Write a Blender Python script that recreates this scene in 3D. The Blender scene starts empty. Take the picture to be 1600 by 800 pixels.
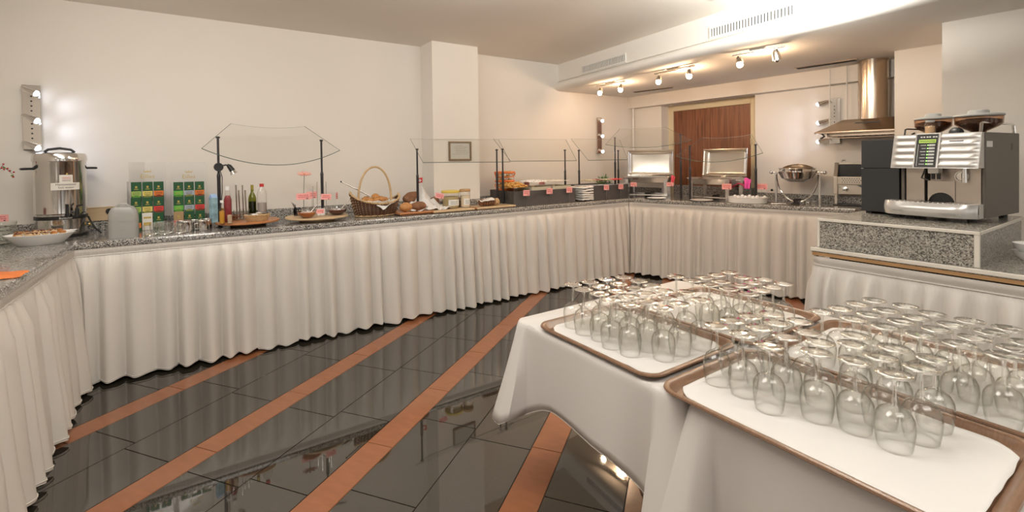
import bpy, math, random
from math import sin, cos, pi, atan2, hypot
from mathutils import Vector, Matrix, noise
random.seed(7)
R = math.radians
S = bpy.context.scene
C = S.collection
# ------------------------------------------------------------------ camera (calibrated against floor joints and walls)
F, CX, CY, PHI, RHO, H = 731.2, 800., 261.6, -.015, -.014, 1.427
def ray(x, y):
    a = (x - CX) / F; b = -(y - CY) / F
    c, s = cos(RHO), sin(RHO); X = a*c - b*s; Z = a*s + b*c
    c, s = cos(PHI), sin(PHI)
    return Vector((X, c - Z*s, s + Z*c))
cam = bpy.data.cameras.new('camera'); camo = bpy.data.objects.new('camera', cam); C.objects.link(camo)
fw = ray(CX, CY).normalized(); rt = (ray(CX + F, CY) - ray(CX, CY)).normalized(); up = rt.cross(fw)
camo.matrix_world = Matrix(((rt.x, up.x, -fw.x, 0), (rt.y, up.y, -fw.y, 0), (rt.z, up.z, -fw.z, H), (0, 0, 0, 1)))
cam.sensor_width = 36; cam.lens = F / 1600 * 36
cam.shift_y = -(400 - CY) / 1600; cam.clip_start = .05
S.camera = camo
# ------------------------------------------------------------------ colour management, world, lights
S.view_settings.view_transform = 'Standard'; S.view_settings.look = 'None'
S.view_settings.gamma = 1; S.view_settings.use_curve_mapping = False
S.view_settings.exposure = 0.35
cy = S.cycles
cy.transparent_max_bounces = 80; cy.max_bounces = 14; cy.glossy_bounces = 6; cy.transmission_bounces = 10
cy.caustics_reflective = False; cy.caustics_refractive = False; cy.sample_clamp_indirect = 6
W = bpy.data.worlds.new('world'); S.world = W; W.use_nodes = True
W.node_tree.nodes['Background'].inputs[0].default_value = (1, .95, .88, 1)
W.node_tree.nodes['Background'].inputs[1].default_value = .85
def light(kind, name, loc, target, energy, color, size=.1, size_y=None, spot=None, blend=.5):
    l = bpy.data.lights.new(name, kind); l.energy = energy; l.color = color
    if kind == 'AREA':
        l.size = size
        if size_y: l.shape = 'RECTANGLE'; l.size_y = size_y
    elif kind == 'SPOT':
        l.spot_size = R(spot); l.spot_blend = blend; l.shadow_soft_size = size
    else: l.shadow_soft_size = size
    o = bpy.data.objects.new(name, l); C.objects.link(o); o.location = loc
    d = Vector(target) - Vector(loc)
    if d.length > 1e-6: o.rotation_euler = d.to_track_quat('-Z', 'Y').to_euler()
    return o
WARM = (1, .80, .60); NEUT = (1, .94, .86)
light('AREA', 'ceiling_fill_light', (-.6, 1.2, 2.62), (-.6, 1.2, 0), 30, NEUT, 1.6, .8)  # three unseen fills added at ceiling height for soft general brightness
light('AREA', 'ceiling_fill_light', (1.4, .2, 2.62), (1.4, .2, 0), 22, NEUT, 1.6, .8)
light('AREA', 'ceiling_fill_light', (-1.6, -1.6, 2.62), (-1.6, -1.2, 0), 45, NEUT, 2.2, 1.2)
light('AREA', 'uplight_tube', (1.64, 2.38, 2.50), (1.74, 2.68, 3.2), 70, (1, .99, .93), .08, 1.5)  # unseen source for the bright ceiling beside the soffit
light('AREA', 'wall_wash_fill', (-1.9, 2.0, 2.6), (-1.3, 4.7, 1.7), 27, NEUT, 1.8, .5)  # two unseen fills added to brighten the back wall
light('AREA', 'wall_wash_fill', (.1, 2.9, 2.62), (.2, 5.5, 1.7), 15, NEUT, 1.6, .4)
light('AREA', 'side_key_light', (-2.3, -.6, 2.3), (1.5, 3.2, .6), 42, NEUT, .9, .9)  # added key from the left, grazing the skirts to bring out the pleats
# ------------------------------------------------------------------ pixel <-> place helpers (all positions are real-size)
def Gp(x, y, z):
    r = ray(x, y); k = (z - H) / r.z
    return Vector((r.x*k, r.y*k, z))
def Vp(x, y, n, o):
    r = ray(x, y); k = o / (r.x*n[0] + r.y*n[1])
    return Vector((r.x*k, r.y*k, H + r.z*k))
a_, c_, c2_ = .985, -.648, -.868
AD = Vector((sin(a_), cos(a_))); AN = Vector((cos(a_), -sin(a_))); OA = -4.066
CN = Vector((cos(c_), -sin(c_))); CD = Vector((-sin(c_), -cos(c_))); OW = 5.542
N2 = Vector((cos(c2_), -sin(c2_))); D2 = Vector((-sin(c2_), -cos(c2_))); OC = 5.395
K = Gp(115, 382, .93).xy; K = K + AN*(OA - K.dot(AN))
def isect(n1, o1, n2, o2):
    d = n1[0]*n2[1] - n1[1]*n2[0]
    return Vector(((o1*n2[1] - o2*n1[1])/d, (n1[0]*o2 - n2[0]*o1)/d))
KC = isect(AN, OA, N2, OC)
PA = atan2(AD.y, AD.x); PC = atan2(CD.y, CD.x); P2 = atan2(D2.y, D2.x)
TOP = .93
WT = -.739                                   # wall A behind the counter edge
def pa(s, t, z=0): q = K + AD*s + AN*t; return Vector((q.x, q.y, z))
def atA(px, t, z=TOP, py=300): q = Vp(px, py, AN, OA + t); q.z = z; return q
def zA(px, py, t): return Vp(px, py, AN, OA + t).z
def atC(px, d, z=TOP, py=300): q = Vp(px, py, N2, OC + d); q.z = z; return q
def zC(px, py, d): return Vp(px, py, N2, OC + d).z
def st(P): d = P.xy - K; return d.dot(AD), d.dot(AN)
# ------------------------------------------------------------------ materials
MATS = {}
def mat(name, col=(.8, .8, .8), rough=.5, metal=0., spec=.5, var=0., vscale=20., bump=0., bscale=60., emit=None, estr=1., trans=0., coat=0., sub=0., alpha=1., stretch=None, bdist=.01):
    if name in MATS: return MATS[name]
    m = bpy.data.materials.new(name); m.use_nodes = True; nt = m.node_tree; b = nt.nodes['Principled BSDF']
    b.inputs['Base Color'].default_value = (*col, 1); b.inputs['Roughness'].default_value = rough
    b.inputs['Metallic'].default_value = metal; b.inputs['Specular IOR Level'].default_value = spec
    b.inputs['Transmission Weight'].default_value = trans; b.inputs['Coat Weight'].default_value = coat
    b.inputs['Subsurface Weight'].default_value = sub; b.inputs['Alpha'].default_value = alpha
    if sub: b.inputs['Subsurface Radius'].default_value = (.01, .008, .006)
    if emit: b.inputs['Emission Color'].default_value = (*emit, 1); b.inputs['Emission Strength'].default_value = estr
    tc = nt.nodes.new('ShaderNodeTexCoord'); src = tc.outputs['Object']
    if stretch:
        mp = nt.nodes.new('ShaderNodeMapping'); mp.inputs['Scale'].default_value = stretch
        nt.links.new(src, mp.inputs[0]); src = mp.outputs[0]
    if var:
        n = nt.nodes.new('ShaderNodeTexNoise'); n.inputs['Scale'].default_value = vscale; n.inputs['Detail'].default_value = 4
        nt.links.new(src, n.inputs['Vector'])
        mx = nt.nodes.new('ShaderNodeMix'); mx.data_type = 'RGBA'
        mx.inputs[6].default_value = (*[max(0, c*(1 - var)) for c in col], 1); mx.inputs[7].default_value = (*[min(1, c*(1 + var)) for c in col], 1)
        nt.links.new(n.outputs[0], mx.inputs[0]); nt.links.new(mx.outputs[2], b.inputs['Base Color'])
    if bump:
        n2 = nt.nodes.new('ShaderNodeTexNoise'); n2.inputs['Scale'].default_value = bscale; n2.inputs['Detail'].default_value = 5
        bp = nt.nodes.new('ShaderNodeBump'); bp.inputs['Strength'].default_value = bump; bp.inputs['Distance'].default_value = bdist
        nt.links.new(src, n2.inputs['Vector']); nt.links.new(n2.outputs[0], bp.inputs['Height']); nt.links.new(bp.outputs[0], b.inputs['Normal'])
    MATS[name] = m; return m
def ramp(nt, stops, interp='LINEAR'):
    r = nt.nodes.new('ShaderNodeValToRGB'); r.color_ramp.interpolation = interp
    e = r.color_ramp.elements
    while len(e) > 1: e.remove(e[-1])
    e[0].position = stops[0][0]; e[0].color = (*stops[0][1], 1)
    for p, c in stops[1:]:
        q = e.new(p); q.color = (*c, 1)
    return r
def granite(name, scale, stops, rough, coat=0., big=0.):
    m = bpy.data.materials.new(name); m.use_nodes = True; nt = m.node_tree; b = nt.nodes['Principled BSDF']
    tc = nt.nodes.new('ShaderNodeTexCoord'); v = nt.nodes.new('ShaderNodeTexVoronoi'); v.inputs['Scale'].default_value = scale
    n = nt.nodes.new('ShaderNodeTexNoise'); n.inputs['Scale'].default_value = scale*.55; n.inputs['Detail'].default_value = 3
    nt.links.new(tc.outputs['Object'], v.inputs['Vector']); nt.links.new(tc.outputs['Object'], n.inputs['Vector'])
    sp = nt.nodes.new('ShaderNodeSeparateColor'); nt.links.new(v.outputs['Color'], sp.inputs[0])
    ad = nt.nodes.new('ShaderNodeMath'); ad.operation = 'MULTIPLY_ADD'; ad.inputs[1].default_value = .62; ad.inputs[2].default_value = 0
    nt.links.new(sp.outputs[0], ad.inputs[0])
    m2 = nt.nodes.new('ShaderNodeMath'); m2.operation = 'MULTIPLY_ADD'; m2.inputs[1].default_value = .42
    nt.links.new(n.outputs[0], m2.inputs[0]); nt.links.new(ad.outputs[0], m2.inputs[2])
    r = ramp(nt, stops); nt.links.new(m2.outputs[0], r.inputs[0]); nt.links.new(r.outputs[0], b.inputs['Base Color'])
    b.inputs['Roughness'].default_value = rough; b.inputs['Coat Weight'].default_value = coat; b.inputs['Coat Roughness'].default_value = .04
    MATS[name] = m; return m
def glassmat(name, tint=(.995, .995, .99), edge=(.55, .54, .49), gl=1.0, ior=1.5, rough=.0):
    """thin clear glass: see-through straight on, mirror-like and slightly darker at grazing angles"""
    m = bpy.data.materials.new(name); m.use_nodes = True; nt = m.node_tree; nt.nodes.clear()
    out = nt.nodes.new('ShaderNodeOutputMaterial'); tr = nt.nodes.new('ShaderNodeBsdfTransparent'); g = nt.nodes.new('ShaderNodeBsdfGlossy')
    g.inputs['Roughness'].default_value = rough; g.inputs[0].default_value = (gl, gl, gl, 1)
    l5 = nt.nodes.new('ShaderNodeLayerWeight'); l5.inputs[0].default_value = .5
    pw = nt.nodes.new('ShaderNodeMath'); pw.operation = 'POWER'; pw.inputs[1].default_value = 5; nt.links.new(l5.outputs['Facing'], pw.inputs[0])
    f0 = ((ior - 1)/(ior + 1))**2
    fr = nt.nodes.new('ShaderNodeMath'); fr.operation = 'MULTIPLY_ADD'; fr.inputs[1].default_value = 1 - f0; fr.inputs[2].default_value = f0; nt.links.new(pw.outputs[0], fr.inputs[0])
    mx = nt.nodes.new('ShaderNodeMix'); mx.data_type = 'RGBA'; mx.inputs[6].default_value = (*tint, 1); mx.inputs[7].default_value = (*edge, 1)
    p3 = nt.nodes.new('ShaderNodeMath'); p3.operation = 'POWER'; p3.inputs[1].default_value = 3.2; nt.links.new(l5.outputs['Facing'], p3.inputs[0])
    nt.links.new(p3.outputs[0], mx.inputs[0]); nt.links.new(mx.outputs[2], tr.inputs[0])
    ms = nt.nodes.new('ShaderNodeMixShader'); nt.links.new(fr.outputs[0], ms.inputs[0]); nt.links.new(tr.outputs[0], ms.inputs[1]); nt.links.new(g.outputs[0], ms.inputs[2])
    nt.links.new(ms.outputs[0], out.inputs[0]); MATS[name] = m; return m

WALL = mat('wall_paint', (.785, .74, .68), .85, var=.015, vscale=3, bump=.05, bscale=220, bdist=.002)
CEIL = mat('ceiling_plaster', (.86, .81, .74), .9, var=.02, vscale=2, bump=.12, bscale=120, bdist=.003)
SOFF = mat('soffit_plaster', (.82, .79, .74), .8, bump=.05, bscale=150, bdist=.002)
FRAMEW = mat('cream_door_frame', (.72, .62, .42), .45)
TRIMW = mat('white_trim_paint', (.80, .78, .74), .5)
ORANGE = mat('orange_stone', (.27, .105, .047), .14, var=.16, vscale=9, bump=.01, spec=.5, stretch=(1, 3, 1))
def dark_stone():
    m = bpy.data.materials.new('dark_polished_granite'); m.use_nodes = True; nt = m.node_tree; b = nt.nodes['Principled BSDF']
    tc = nt.nodes.new('ShaderNodeTexCoord'); v = nt.nodes.new('ShaderNodeTexNoise'); v.inputs['Scale'].default_value = 260; v.inputs['Detail'].default_value = 2
    nt.links.new(tc.outputs['Object'], v.inputs['Vector'])
    r = ramp(nt, [(.0, (.012, .0105, .008)), (.55, (.022, .019, .014)), (.66, (.055, .048, .036)), (.75, (.12, .11, .085))]); nt.links.new(v.outputs[0], r.inputs[0])
    nt.links.new(r.outputs[0], b.inputs['Base Color']); b.inputs['Roughness'].default_value = .028; b.inputs['IOR'].default_value = 2.0
    MATS['dark'] = m; return m
DARK = dark_stone()
GROUT = mat('dark_grout', (.02, .018, .016), .7)
GRAN = granite('counter_granite', 190, [(.0, (.012, .012, .012)), (.30, (.05, .048, .045)), (.42, (.20, .19, .175)), (.62, (.34, .325, .30)), (.80, (.62, .60, .56)), (1, (.78, .76, .72))], .12, .3)
GRAN2 = granite('station_granite', 210, [(.0, (.02, .02, .018)), (.3, (.09, .085, .075)), (.45, (.26, .245, .215)), (.7, (.42, .40, .355)), (1, (.72, .69, .62))], .2, .2)
SKIRT = mat('skirt_satin', (.68, .645, .60), .36, var=.02, vscale=4, bump=.06, bscale=300, spec=.35, bdist=.001)
LINEN = mat('white_linen', (.66, .63, .60), .75, var=.015, vscale=6, bump=.10, bscale=26, bdist=.006)
NAPK = mat('white_napkin_cloth', (.72, .705, .68), .8, bump=.25, bscale=18, bdist=.004)
TRAYM = mat('brown_bakelite', (.19, .105, .06), .28, var=.35, vscale=40, stretch=(1, 6, 1))
GL = glassmat('clear_glass')
GLT = glassmat('guard_glass', (.965, .97, .96), (.85, .88, .85), 1., 1.4)
GLV = glassmat('cut_glass', (.97, .97, .96), (.60, .60, .57), 1., 2.2)
ACR = glassmat('acrylic', (.95, .95, .95), (.7, .7, .7))
GEDGE = mat('glass_cut_edge', (.10, .14, .12), .15)
STEEL = mat('brushed_steel', (.62, .60, .57), .24, 1, bump=.02, bscale=400)
CHROME = mat('chrome', (.80, .79, .77), .06, 1)
STEELW = mat('polished_steel', (.74, .72, .69), .13, 1)
COPPER = mat('warm_steel', (.60, .50, .40), .22, 1)
BLACK = mat('black_plastic', (.015, .015, .015), .35)
POSTM = mat('graphite_metal', (.045, .042, .045), .35, .6)
ANTH = mat('anthracite_laminate', (.075, .068, .065), .5, var=.1)
WHITE = mat('white_porcelain', (.86, .85, .83), .12)
WHITEP = mat('white_plastic', (.82, .81, .79), .4)
PINK = mat('pink_card', (.90, .42, .40), .7)
INK = mat('dark_print', (.06, .03, .03), .7)
REDINK = mat('red_print', (.55, .10, .10), .7)
WOOD = mat('light_wood', (.46, .27, .12), .45, var=.2, vscale=14, stretch=(1, 9, 9))
WOODP = mat('pale_board_wood', (.62, .45, .27), .5, var=.15, vscale=14, stretch=(1, 9, 9))
WOODD = mat('orange_board_wood', (.46, .19, .07), .35, var=.2, vscale=14, stretch=(1, 9, 9))
def woodpanel():
    m = bpy.data.materials.new('walnut_door_veneer'); m.use_nodes = True; nt = m.node_tree; b = nt.nodes['Principled BSDF']
    tc = nt.nodes.new('ShaderNodeTexCoord'); mp = nt.nodes.new('ShaderNodeMapping'); mp.inputs['Scale'].default_value = (22, 22, .9)
    n = nt.nodes.new('ShaderNodeTexNoise'); n.inputs['Scale'].default_value = 2.2; n.inputs['Detail'].default_value = 8; n.inputs['Distortion'].default_value = .6
    nt.links.new(tc.outputs['Object'], mp.inputs[0]); nt.links.new(mp.outputs[0], n.inputs['Vector'])
    r = ramp(nt, [(.3, (.10, .032, .012)), (.48, (.215, .075, .030)), (.6, (.27, .105, .045)), (.75, (.15, .05, .02))]); nt.links.new(n.outputs[0], r.inputs[0])
    nt.links.new(r.outputs[0], b.inputs['Base Color']); b.inputs['Roughness'].default_value = .4
    MATS['door'] = m; return m
DOORM = woodpanel()
# ------------------------------------------------------------------ mesh builder
class M:
    def __init__(s): s.v = []; s.f = []; s.mi = []; s.T = Matrix.Identity(4); s.m = 0
    def add(s, vs, fs):
        b = len(s.v); s.v += [tuple(s.T @ Vector(p)) for p in vs]; s.f += [tuple(i + b for i in f) for f in fs]; s.mi += [s.m]*len(fs); return s
    def box(s, x0, x1, y0, y1, z0, z1):
        return s.add([(x0,y0,z0),(x1,y0,z0),(x1,y1,z0),(x0,y1,z0),(x0,y0,z1),(x1,y0,z1),(x1,y1,z1),(x0,y1,z1)],
                     [(0,3,2,1),(4,5,6,7),(0,1,5,4),(1,2,6,5),(2,3,7,6),(3,0,4,7)])
    def prism(s, pts, z0, z1):
        n = len(pts); v = [(p[0], p[1], z0) for p in pts] + [(p[0], p[1], z1) for p in pts]
        return s.add(v, [tuple(range(n))[::-1], tuple(range(n, 2*n))] + [(i, (i+1) % n, n + (i+1) % n, n + i) for i in range(n)])
    def lathe(s, prof, n=32, sx=1., sy=1., cx=0., cy=0., cap=True):
        v = []; f = []; k = len(prof)
        for i in range(n):
            a = 2*pi*i/n
            for r, z in prof: v.append((cx + r*cos(a)*sx, cy + r*sin(a)*sy, z))
        for i in range(n):
            j = (i+1) % n
            for q in range(k-1): f.append((i*k+q, j*k+q, j*k+q+1, i*k+q+1))
        if cap:
            if prof[0][0] > 1e-5: f.append(tuple(i*k for i in range(n))[::-1])
            if prof[-1][0] > 1e-5: f.append(tuple(i*k+k-1 for i in range(n)))
        return s.add(v, f)
    def cyl(s, p0, p1, r0, r1=None, n=16):
        return s.tube([p0, p1], [r0, r0 if r1 is None else r1], n)
    def tube(s, pts, r, n=8, closed=False):
        P = [Vector(p) for p in pts]; k = len(P)
        rr = r if isinstance(r, (list, tuple)) else [r]*k
        v = []; f = []; u = None
        for i in range(k):
            a = P[(i-1) % k] if (closed or i > 0) else P[i]; b = P[(i+1) % k] if (closed or i < k-1) else P[i]
            d = (b - a).normalized()
            if u is None: u = d.orthogonal().normalized()
            else:
                u = u - d*u.dot(d); u = u.normalized() if u.length > 1e-6 else d.orthogonal().normalized()
            w = d.cross(u)
            for q in range(n):
                t = 2*pi*q/n; v.append(tuple(P[i] + (u*cos(t) + w*sin(t))*rr[i]))
        for i in range(k if closed else k-1):
            j = (i+1) % k
            for q in range(n): f.append((i*n+q, i*n+(q+1) % n, j*n+(q+1) % n, j*n+q))
        if not closed: f += [tuple(range(n))[::-1], tuple(range((k-1)*n, k*n))]
        return s.add(v, f)
    def ball(s, c, r, n=16, m=10, disp=0., seed=0., fr=3.):
        rx, ry, rz = (r, r, r) if not isinstance(r, (tuple, list)) else r
        v = [(c[0], c[1], c[2] - rz)]; f = []
        for j in range(1, m):
            for i in range(n):
                a = 2*pi*i/n; b = -pi/2 + pi*j/m; d = Vector((cos(a)*cos(b), sin(a)*cos(b), sin(b)))
                q = 1 + (disp*noise.noise(d*fr + Vector((seed, seed*1.7, 0))) if disp else 0)
                v.append((c[0] + d.x*rx*q, c[1] + d.y*ry*q, c[2] + d.z*rz*q))
        v.append((c[0], c[1], c[2] + rz)); t = len(v) - 1
        for i in range(n): f.append((0, 1 + (i+1) % n, 1 + i)); f.append((t, 1 + (m-2)*n + i, 1 + (m-2)*n + (i+1) % n))
        for j in range(m-2):
            for i in range(n): f.append((1+j*n+i, 1+j*n+(i+1) % n, 1+(j+1)*n+(i+1) % n, 1+(j+1)*n+i))
        return s.add(v, f)
    def grid(s, fn, nu, nv, closed=False):
        v = [fn(i/nu, j/nv) for i in range(nu if closed else nu+1) for j in range(nv+1)]; f = []
        for i in range(nu):
            a = i; b = (i+1) % nu if closed else i+1
            for j in range(nv): f.append((a*(nv+1)+j, b*(nv+1)+j, b*(nv+1)+j+1, a*(nv+1)+j+1))
        return s.add(v, f)
    def mesh(s, name, mats, smooth=False):
        me = bpy.data.meshes.new(name); me.from_pydata(s.v, [], s.f); me.validate()
        for m in (mats if isinstance(mats, (list, tuple)) else [mats]): me.materials.append(m)
        if len(set(s.mi)) > 1 and len(me.polygons) == len(s.mi):
            for p, i in zip(me.polygons, s.mi): p.material_index = i
        if smooth:
            me.shade_smooth(); 
        me.update(); return me
def sharp(me, ang=35):
    try: me.set_sharp_from_angle(angle=R(ang))
    except Exception: pass
def put(name, m, mats, parent=None, smooth=False, bevel=0., solid=0., sub=0, label=None, kind=None, loc=None, rot=None):
    me = m if isinstance(m, bpy.types.Mesh) else m.mesh(name, mats, smooth)
    if smooth and not isinstance(m, bpy.types.Mesh): sharp(me)
    o = bpy.data.objects.new(name, me); C.objects.link(o)
    if parent: o.parent = parent
    if loc is not None: o.location = loc
    if rot is not None: o.rotation_euler = rot
    if solid: q = o.modifiers.new('solid', 'SOLIDIFY'); q.thickness = solid; q.offset = 0
    if bevel: q = o.modifiers.new('bevel', 'BEVEL'); q.width = bevel; q.segments = 2; q.limit_method = 'ANGLE'
    if sub: q = o.modifiers.new('sub', 'SUBSURF'); q.levels = sub; q.render_levels = sub
    if label: o['label'] = label
    if kind: o['kind'] = kind
    return o
def thing(name, label, cat, loc=(0, 0, 0), rz=0., group=None):
    o = bpy.data.objects.new(name, None); C.objects.link(o); o.empty_display_size = .05
    o.location = loc; o.rotation_euler = (0, 0, rz); o['label'] = label; o['category'] = cat
    if group: o['group'] = group
    return o
def tag(o, label, cat, group=None):
    o['label'] = label; o['category'] = cat
    if group: o['group'] = group
    return o
def struct(name, m, mats, parent=None, **k): 
    o = put(name, m, mats, parent, **k)
    if not parent: o['kind'] = 'structure'
    return o
def dup(root, loc, rz, label=None, group=None):
    r = root.copy(); C.objects.link(r); r.location = loc; r.rotation_euler = (0, 0, rz)
    if label: r['label'] = label
    if group: r['group'] = group
    for ch in list(root.children):
        c = ch.copy(); C.objects.link(c); c.parent = r
        for g in ch.children:
            d = g.copy(); C.objects.link(d); d.parent = c
    return r
def text(name, body, size, m, parent, loc, rot, align='CENTER', ext=.0004):
    cu = bpy.data.curves.new(name, 'FONT'); cu.body = body; cu.size = size; cu.align_x = align; cu.align_y = 'CENTER'; cu.extrude = ext; cu.resolution_u = 2
    t = bpy.data.objects.new(name + '_tmp', cu); C.objects.link(t)
    me = bpy.data.meshes.new_from_object(t.evaluated_get(bpy.context.evaluated_depsgraph_get()))
    bpy.data.objects.remove(t); me.materials.clear(); me.materials.append(m)
    return put(name, me, None, parent, loc=loc, rot=rot)
def rrect(x0, x1, y0, y1, r, n=6):
    p = []
    for cx, cy_, a0 in ((x1-r, y1-r, 0), (x0+r, y1-r, 90), (x0+r, y0+r, 180), (x1-r, y0+r, 270)):
        for i in range(n+1): a = R(a0 + 90*i/n); p.append((cx + r*cos(a), cy_ + r*sin(a)))
    return p
def frame_m(x0, x1, y0, y1, z0, z1, w, axis='y'):
    m = M()
    m.box(x0, x1, y0, y1, z0, z0+w).box(x0, x1, y0, y1, z1-w, z1).box(x0, x0+w, y0, y1, z0+w, z1-w).box(x1-w, x1, y0, y1, z0+w, z1-w)
    return m
def rel(o, P): # world point into a thing's own frame (rotation about z only)
    v = Vector(P) - o.location; a = -o.rotation_euler.z
    return Vector((v.x*cos(a) - v.y*sin(a), v.x*sin(a) + v.y*cos(a), v.z))

# ================================================================== THE SETTING
ZC, ZS = 2.678, 2.33
WC = isect(AN, OA + WT, CN, OW + .1)                  # corner of wall A and wall C
def quadwall(name, p0, p1, z0, z1, th, mats=WALL, kind='structure'):
    """wall slab between plan points, thickness to the left of p0->p1"""
    p0 = Vector(p0).xy; p1 = Vector(p1).xy; d = (p1 - p0).normalized(); n = Vector((-d.y, d.x))*th
    m = M().prism([p0, p1, p1 + n, p0 + n], z0, z1)
    return struct(name, m, mats)
# floor: dark slab with raised tiles as parts
fl = struct('floor', M().box(-5.5, 6.5, -5, 9.5, -.12, -.004), GROUT)
TH = .3503; E1 = Vector((cos(TH), -sin(TH))); DV = Vector((sin(TH), cos(TH))); TW = .152; TL = .6
ustr = [-3.137, -2.334, -1.526, -.717, -.237, .40, .93]
vstr = [1.451, 1.651, 1.965, 2.196, 1.77, 2.0, 1.89]
vd = [1.57, 1.52, 1.50, 1.56, 1.65, 1.57, 1.885, 1.6, 1.8, 1.7, 1.9]
def tile_mesh(w, l, mt, nm):
    g = .0012; m = M(); b = .0012
    m.add([(-w/2+g, -l/2+g, -.006), (w/2-g, -l/2+g, -.006), (w/2-g, l/2-g, -.006), (-w/2+g, l/2-g, -.006),
           (-w/2+g+b, -l/2+g+b, 0), (w/2-g-b, -l/2+g+b, 0), (w/2-g-b, l/2-g-b, 0), (-w/2+g+b, l/2-g-b, 0)],
          [(4,5,6,7),(0,1,5,4),(1,2,6,5),(2,3,7,6),(3,0,4,7)])
    return m.mesh(nm, mt)
def project(P):
    Y = P[1]; Z = P[2] - H; X = P[0]; c, s = cos(PHI), sin(PHI); Y, Z = Y*c + Z*s, -Y*s + Z*c
    if Y < .05: return None
    a, b = X/Y, Z/Y; c, s = cos(RHO), sin(RHO); a, b = a*c + b*s, -a*s + b*c
    return CX + F*a, CY - F*b
cols = []
for i, u in enumerate(ustr):
    cols.append((u, TW, vstr[i], 'orange_tile', ORANGE))
    nx = ustr[i+1] if i+1 < len(ustr) else u + TW + .66
    gap = nx - u - TW; k = 1 if gap < .45 else 2
    for q in range(k): cols.append((u + TW + q*gap/k, gap/k, vd[(2*i+q) % len(vd)], 'dark_tile', DARK))
u0 = ustr[0]
for q in range(7):
    cols.append((u0 - .325*(q+1) - (TW if q > 1 else 0) - (TW if q > 3 else 0), .325, 1.4 + .17*q, 'dark_tile', DARK))
cols.append((u0 - .65 - TW, TW, 1.5, 'orange_tile', ORANGE)); cols.append((u0 - 1.3 - 2*TW, TW, 1.5, 'orange_tile', ORANGE))
ue = ustr[-1] + TW + .66
for q in range(9): cols.append((ue + .4*q, .4, 1.3 + .2*q, 'dark_tile', DARK))
rest = {'dark_tile': M(), 'orange_tile': M()}
tmesh = {}; ntile = 0
for u, w, v0, nm, mt in cols:
    key = (nm, round(w, 3))
    if key not in tmesh: tmesh[key] = tile_mesh(w, TL, mt, nm)
    k = -11
    while v0 + k*TL < 9.0:
        v = v0 + k*TL + TL/2; c = E1*(u + w/2) + DV*v; k += 1
        if c.x < -5.4 or c.x > 6.4 or c.y < -4.9 or c.y > 9.4: continue
        pp = project((c.x, c.y, 0)); s_, t_ = st(Vector((c.x, c.y, 0)))
        vis = pp and -60 < pp[0] < 1300 and 400 < pp[1] < 900 and t_ > -.1 and s_ > -.2 and N2.dot(c) < OC + .1 and not (s_ > 2.0 and t_ > 2.6 and s_ < 2.8)
        if vis and ntile < 290:
            o = put(nm, tmesh[key], None, fl); o.location = (c.x, c.y, 0); o.rotation_euler = (0, 0, -TH); ntile += 1
        else:
            m = rest[nm]; m.T = Matrix.Translation((c.x, c.y, 0)) @ Matrix.Rotation(-TH, 4, 'Z'); g = .0025
            m.add([(-w/2+g, -TL/2+g, 0), (w/2-g, -TL/2+g, 0), (w/2-g, TL/2-g, 0), (-w/2+g, TL/2-g, 0)], [(0,1,2,3)]); m.T = Matrix.Identity(4)
for nm in rest: put(nm, rest[nm], ORANGE if nm[0] == 'o' else DARK, fl, kind='stuff')
# walls
pL = pa(-.86, WT); pEnd = WC
quadwall('wall_back', pL.xy - AD*.2, Vector(WC) + AD*.25, -.01, ZC + .02, .2)
quadwall('wall_left', pa(-.86, 7.0), pa(-.86, WT - .1), -.01, ZC + .02, .2)
# pillar on wall A
c0, c1 = 2.70, 3.245
struct('wall_pillar', M().prism([pa(c0, -.435).xy, pa(c1, -.435).xy, pa(c1, WT).xy, pa(c0, WT).xy], 0, ZC + .01), WALL)
# wall C with recessed door
WN = CN; w0 = Vector(WC)
def pc(r, d): return w0 + CD*r + CN*d                # along wall C (to the right) and into it
def rC(px, d, py=200): q = Vp(px, py, CN, OW + .1 + d).xy; return (q - w0).dot(CD)
rl = rC(1033.5, 0); rr = rC(1180, 0); rnl = rC(1046, .2); rend = rC(1397.5, 0) + .6
m = M()
m.prism([pc(-.2, 0), pc(rl, 0), pc(rl, .45), pc(-.2, .45)], 0, ZC)
m.prism([pc(rr, 0), pc(rend, 0), pc(rend, .45), pc(rr, .45)], 0, ZC)
m.prism([pc(rl, .2), pc(rr + .02, .2), pc(rr + .02, .45), pc(rl, .45)], 2.18, ZC)
m.prism([pc(rl, 0), pc(rr, 0), pc(rr, .25), pc(rl, .25)], 2.16, ZC)
struct('wall_far', m, WALL)
# door in niche
dr = thing('door_1', '', 'door'); del dr['label']; del dr['category']; dr['kind'] = 'structure'
q = pc(0, .2); dr.location = (q.x, q.y, 0); dr.rotation_euler = (0, 0, PC)
x0 = rC(1046, .2); x1 = rr + .03; xa = rC(1054, .2); xb = rC(1174.5, .2)
m = M().box(x0, xa, -.03, .02, 0, 2.165).box(xb, x1, -.03, .02, 0, 2.165).box(xa, xb, -.03, .02, 2.085, 2.165)
put('door_frame', m, FRAMEW, dr, bevel=.004)
npan = 2
mid = (xa + xb)/2
for k in range(2):
    a, b = (xa, mid - .001) if k == 0 else (mid + .001, xb)
    put('door_panel', M().box(a + .003, b, -.012, .03, .01, 2.083), DOORM, dr)
for z in (1.15, 1.62, .3):
    put('hinge', M().cyl((xa - .01, -.04, z - .04), (xa - .01, -.04, z + .04), .008, n=10), FRAMEW, dr, smooth=True)
    put('hinge', M().cyl((xb + .01, -.04, z - .04), (xb + .01, -.04, z + .04), .008, n=10), FRAMEW, dr, smooth=True)
# beam under the soffit along wall C
struct('trim_1', M().prism([pc(-.05, -.1), pc(rend, -.1), pc(rend, .02), pc(-.05, .02)], 2.165, ZS + .02), WALL)
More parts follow.
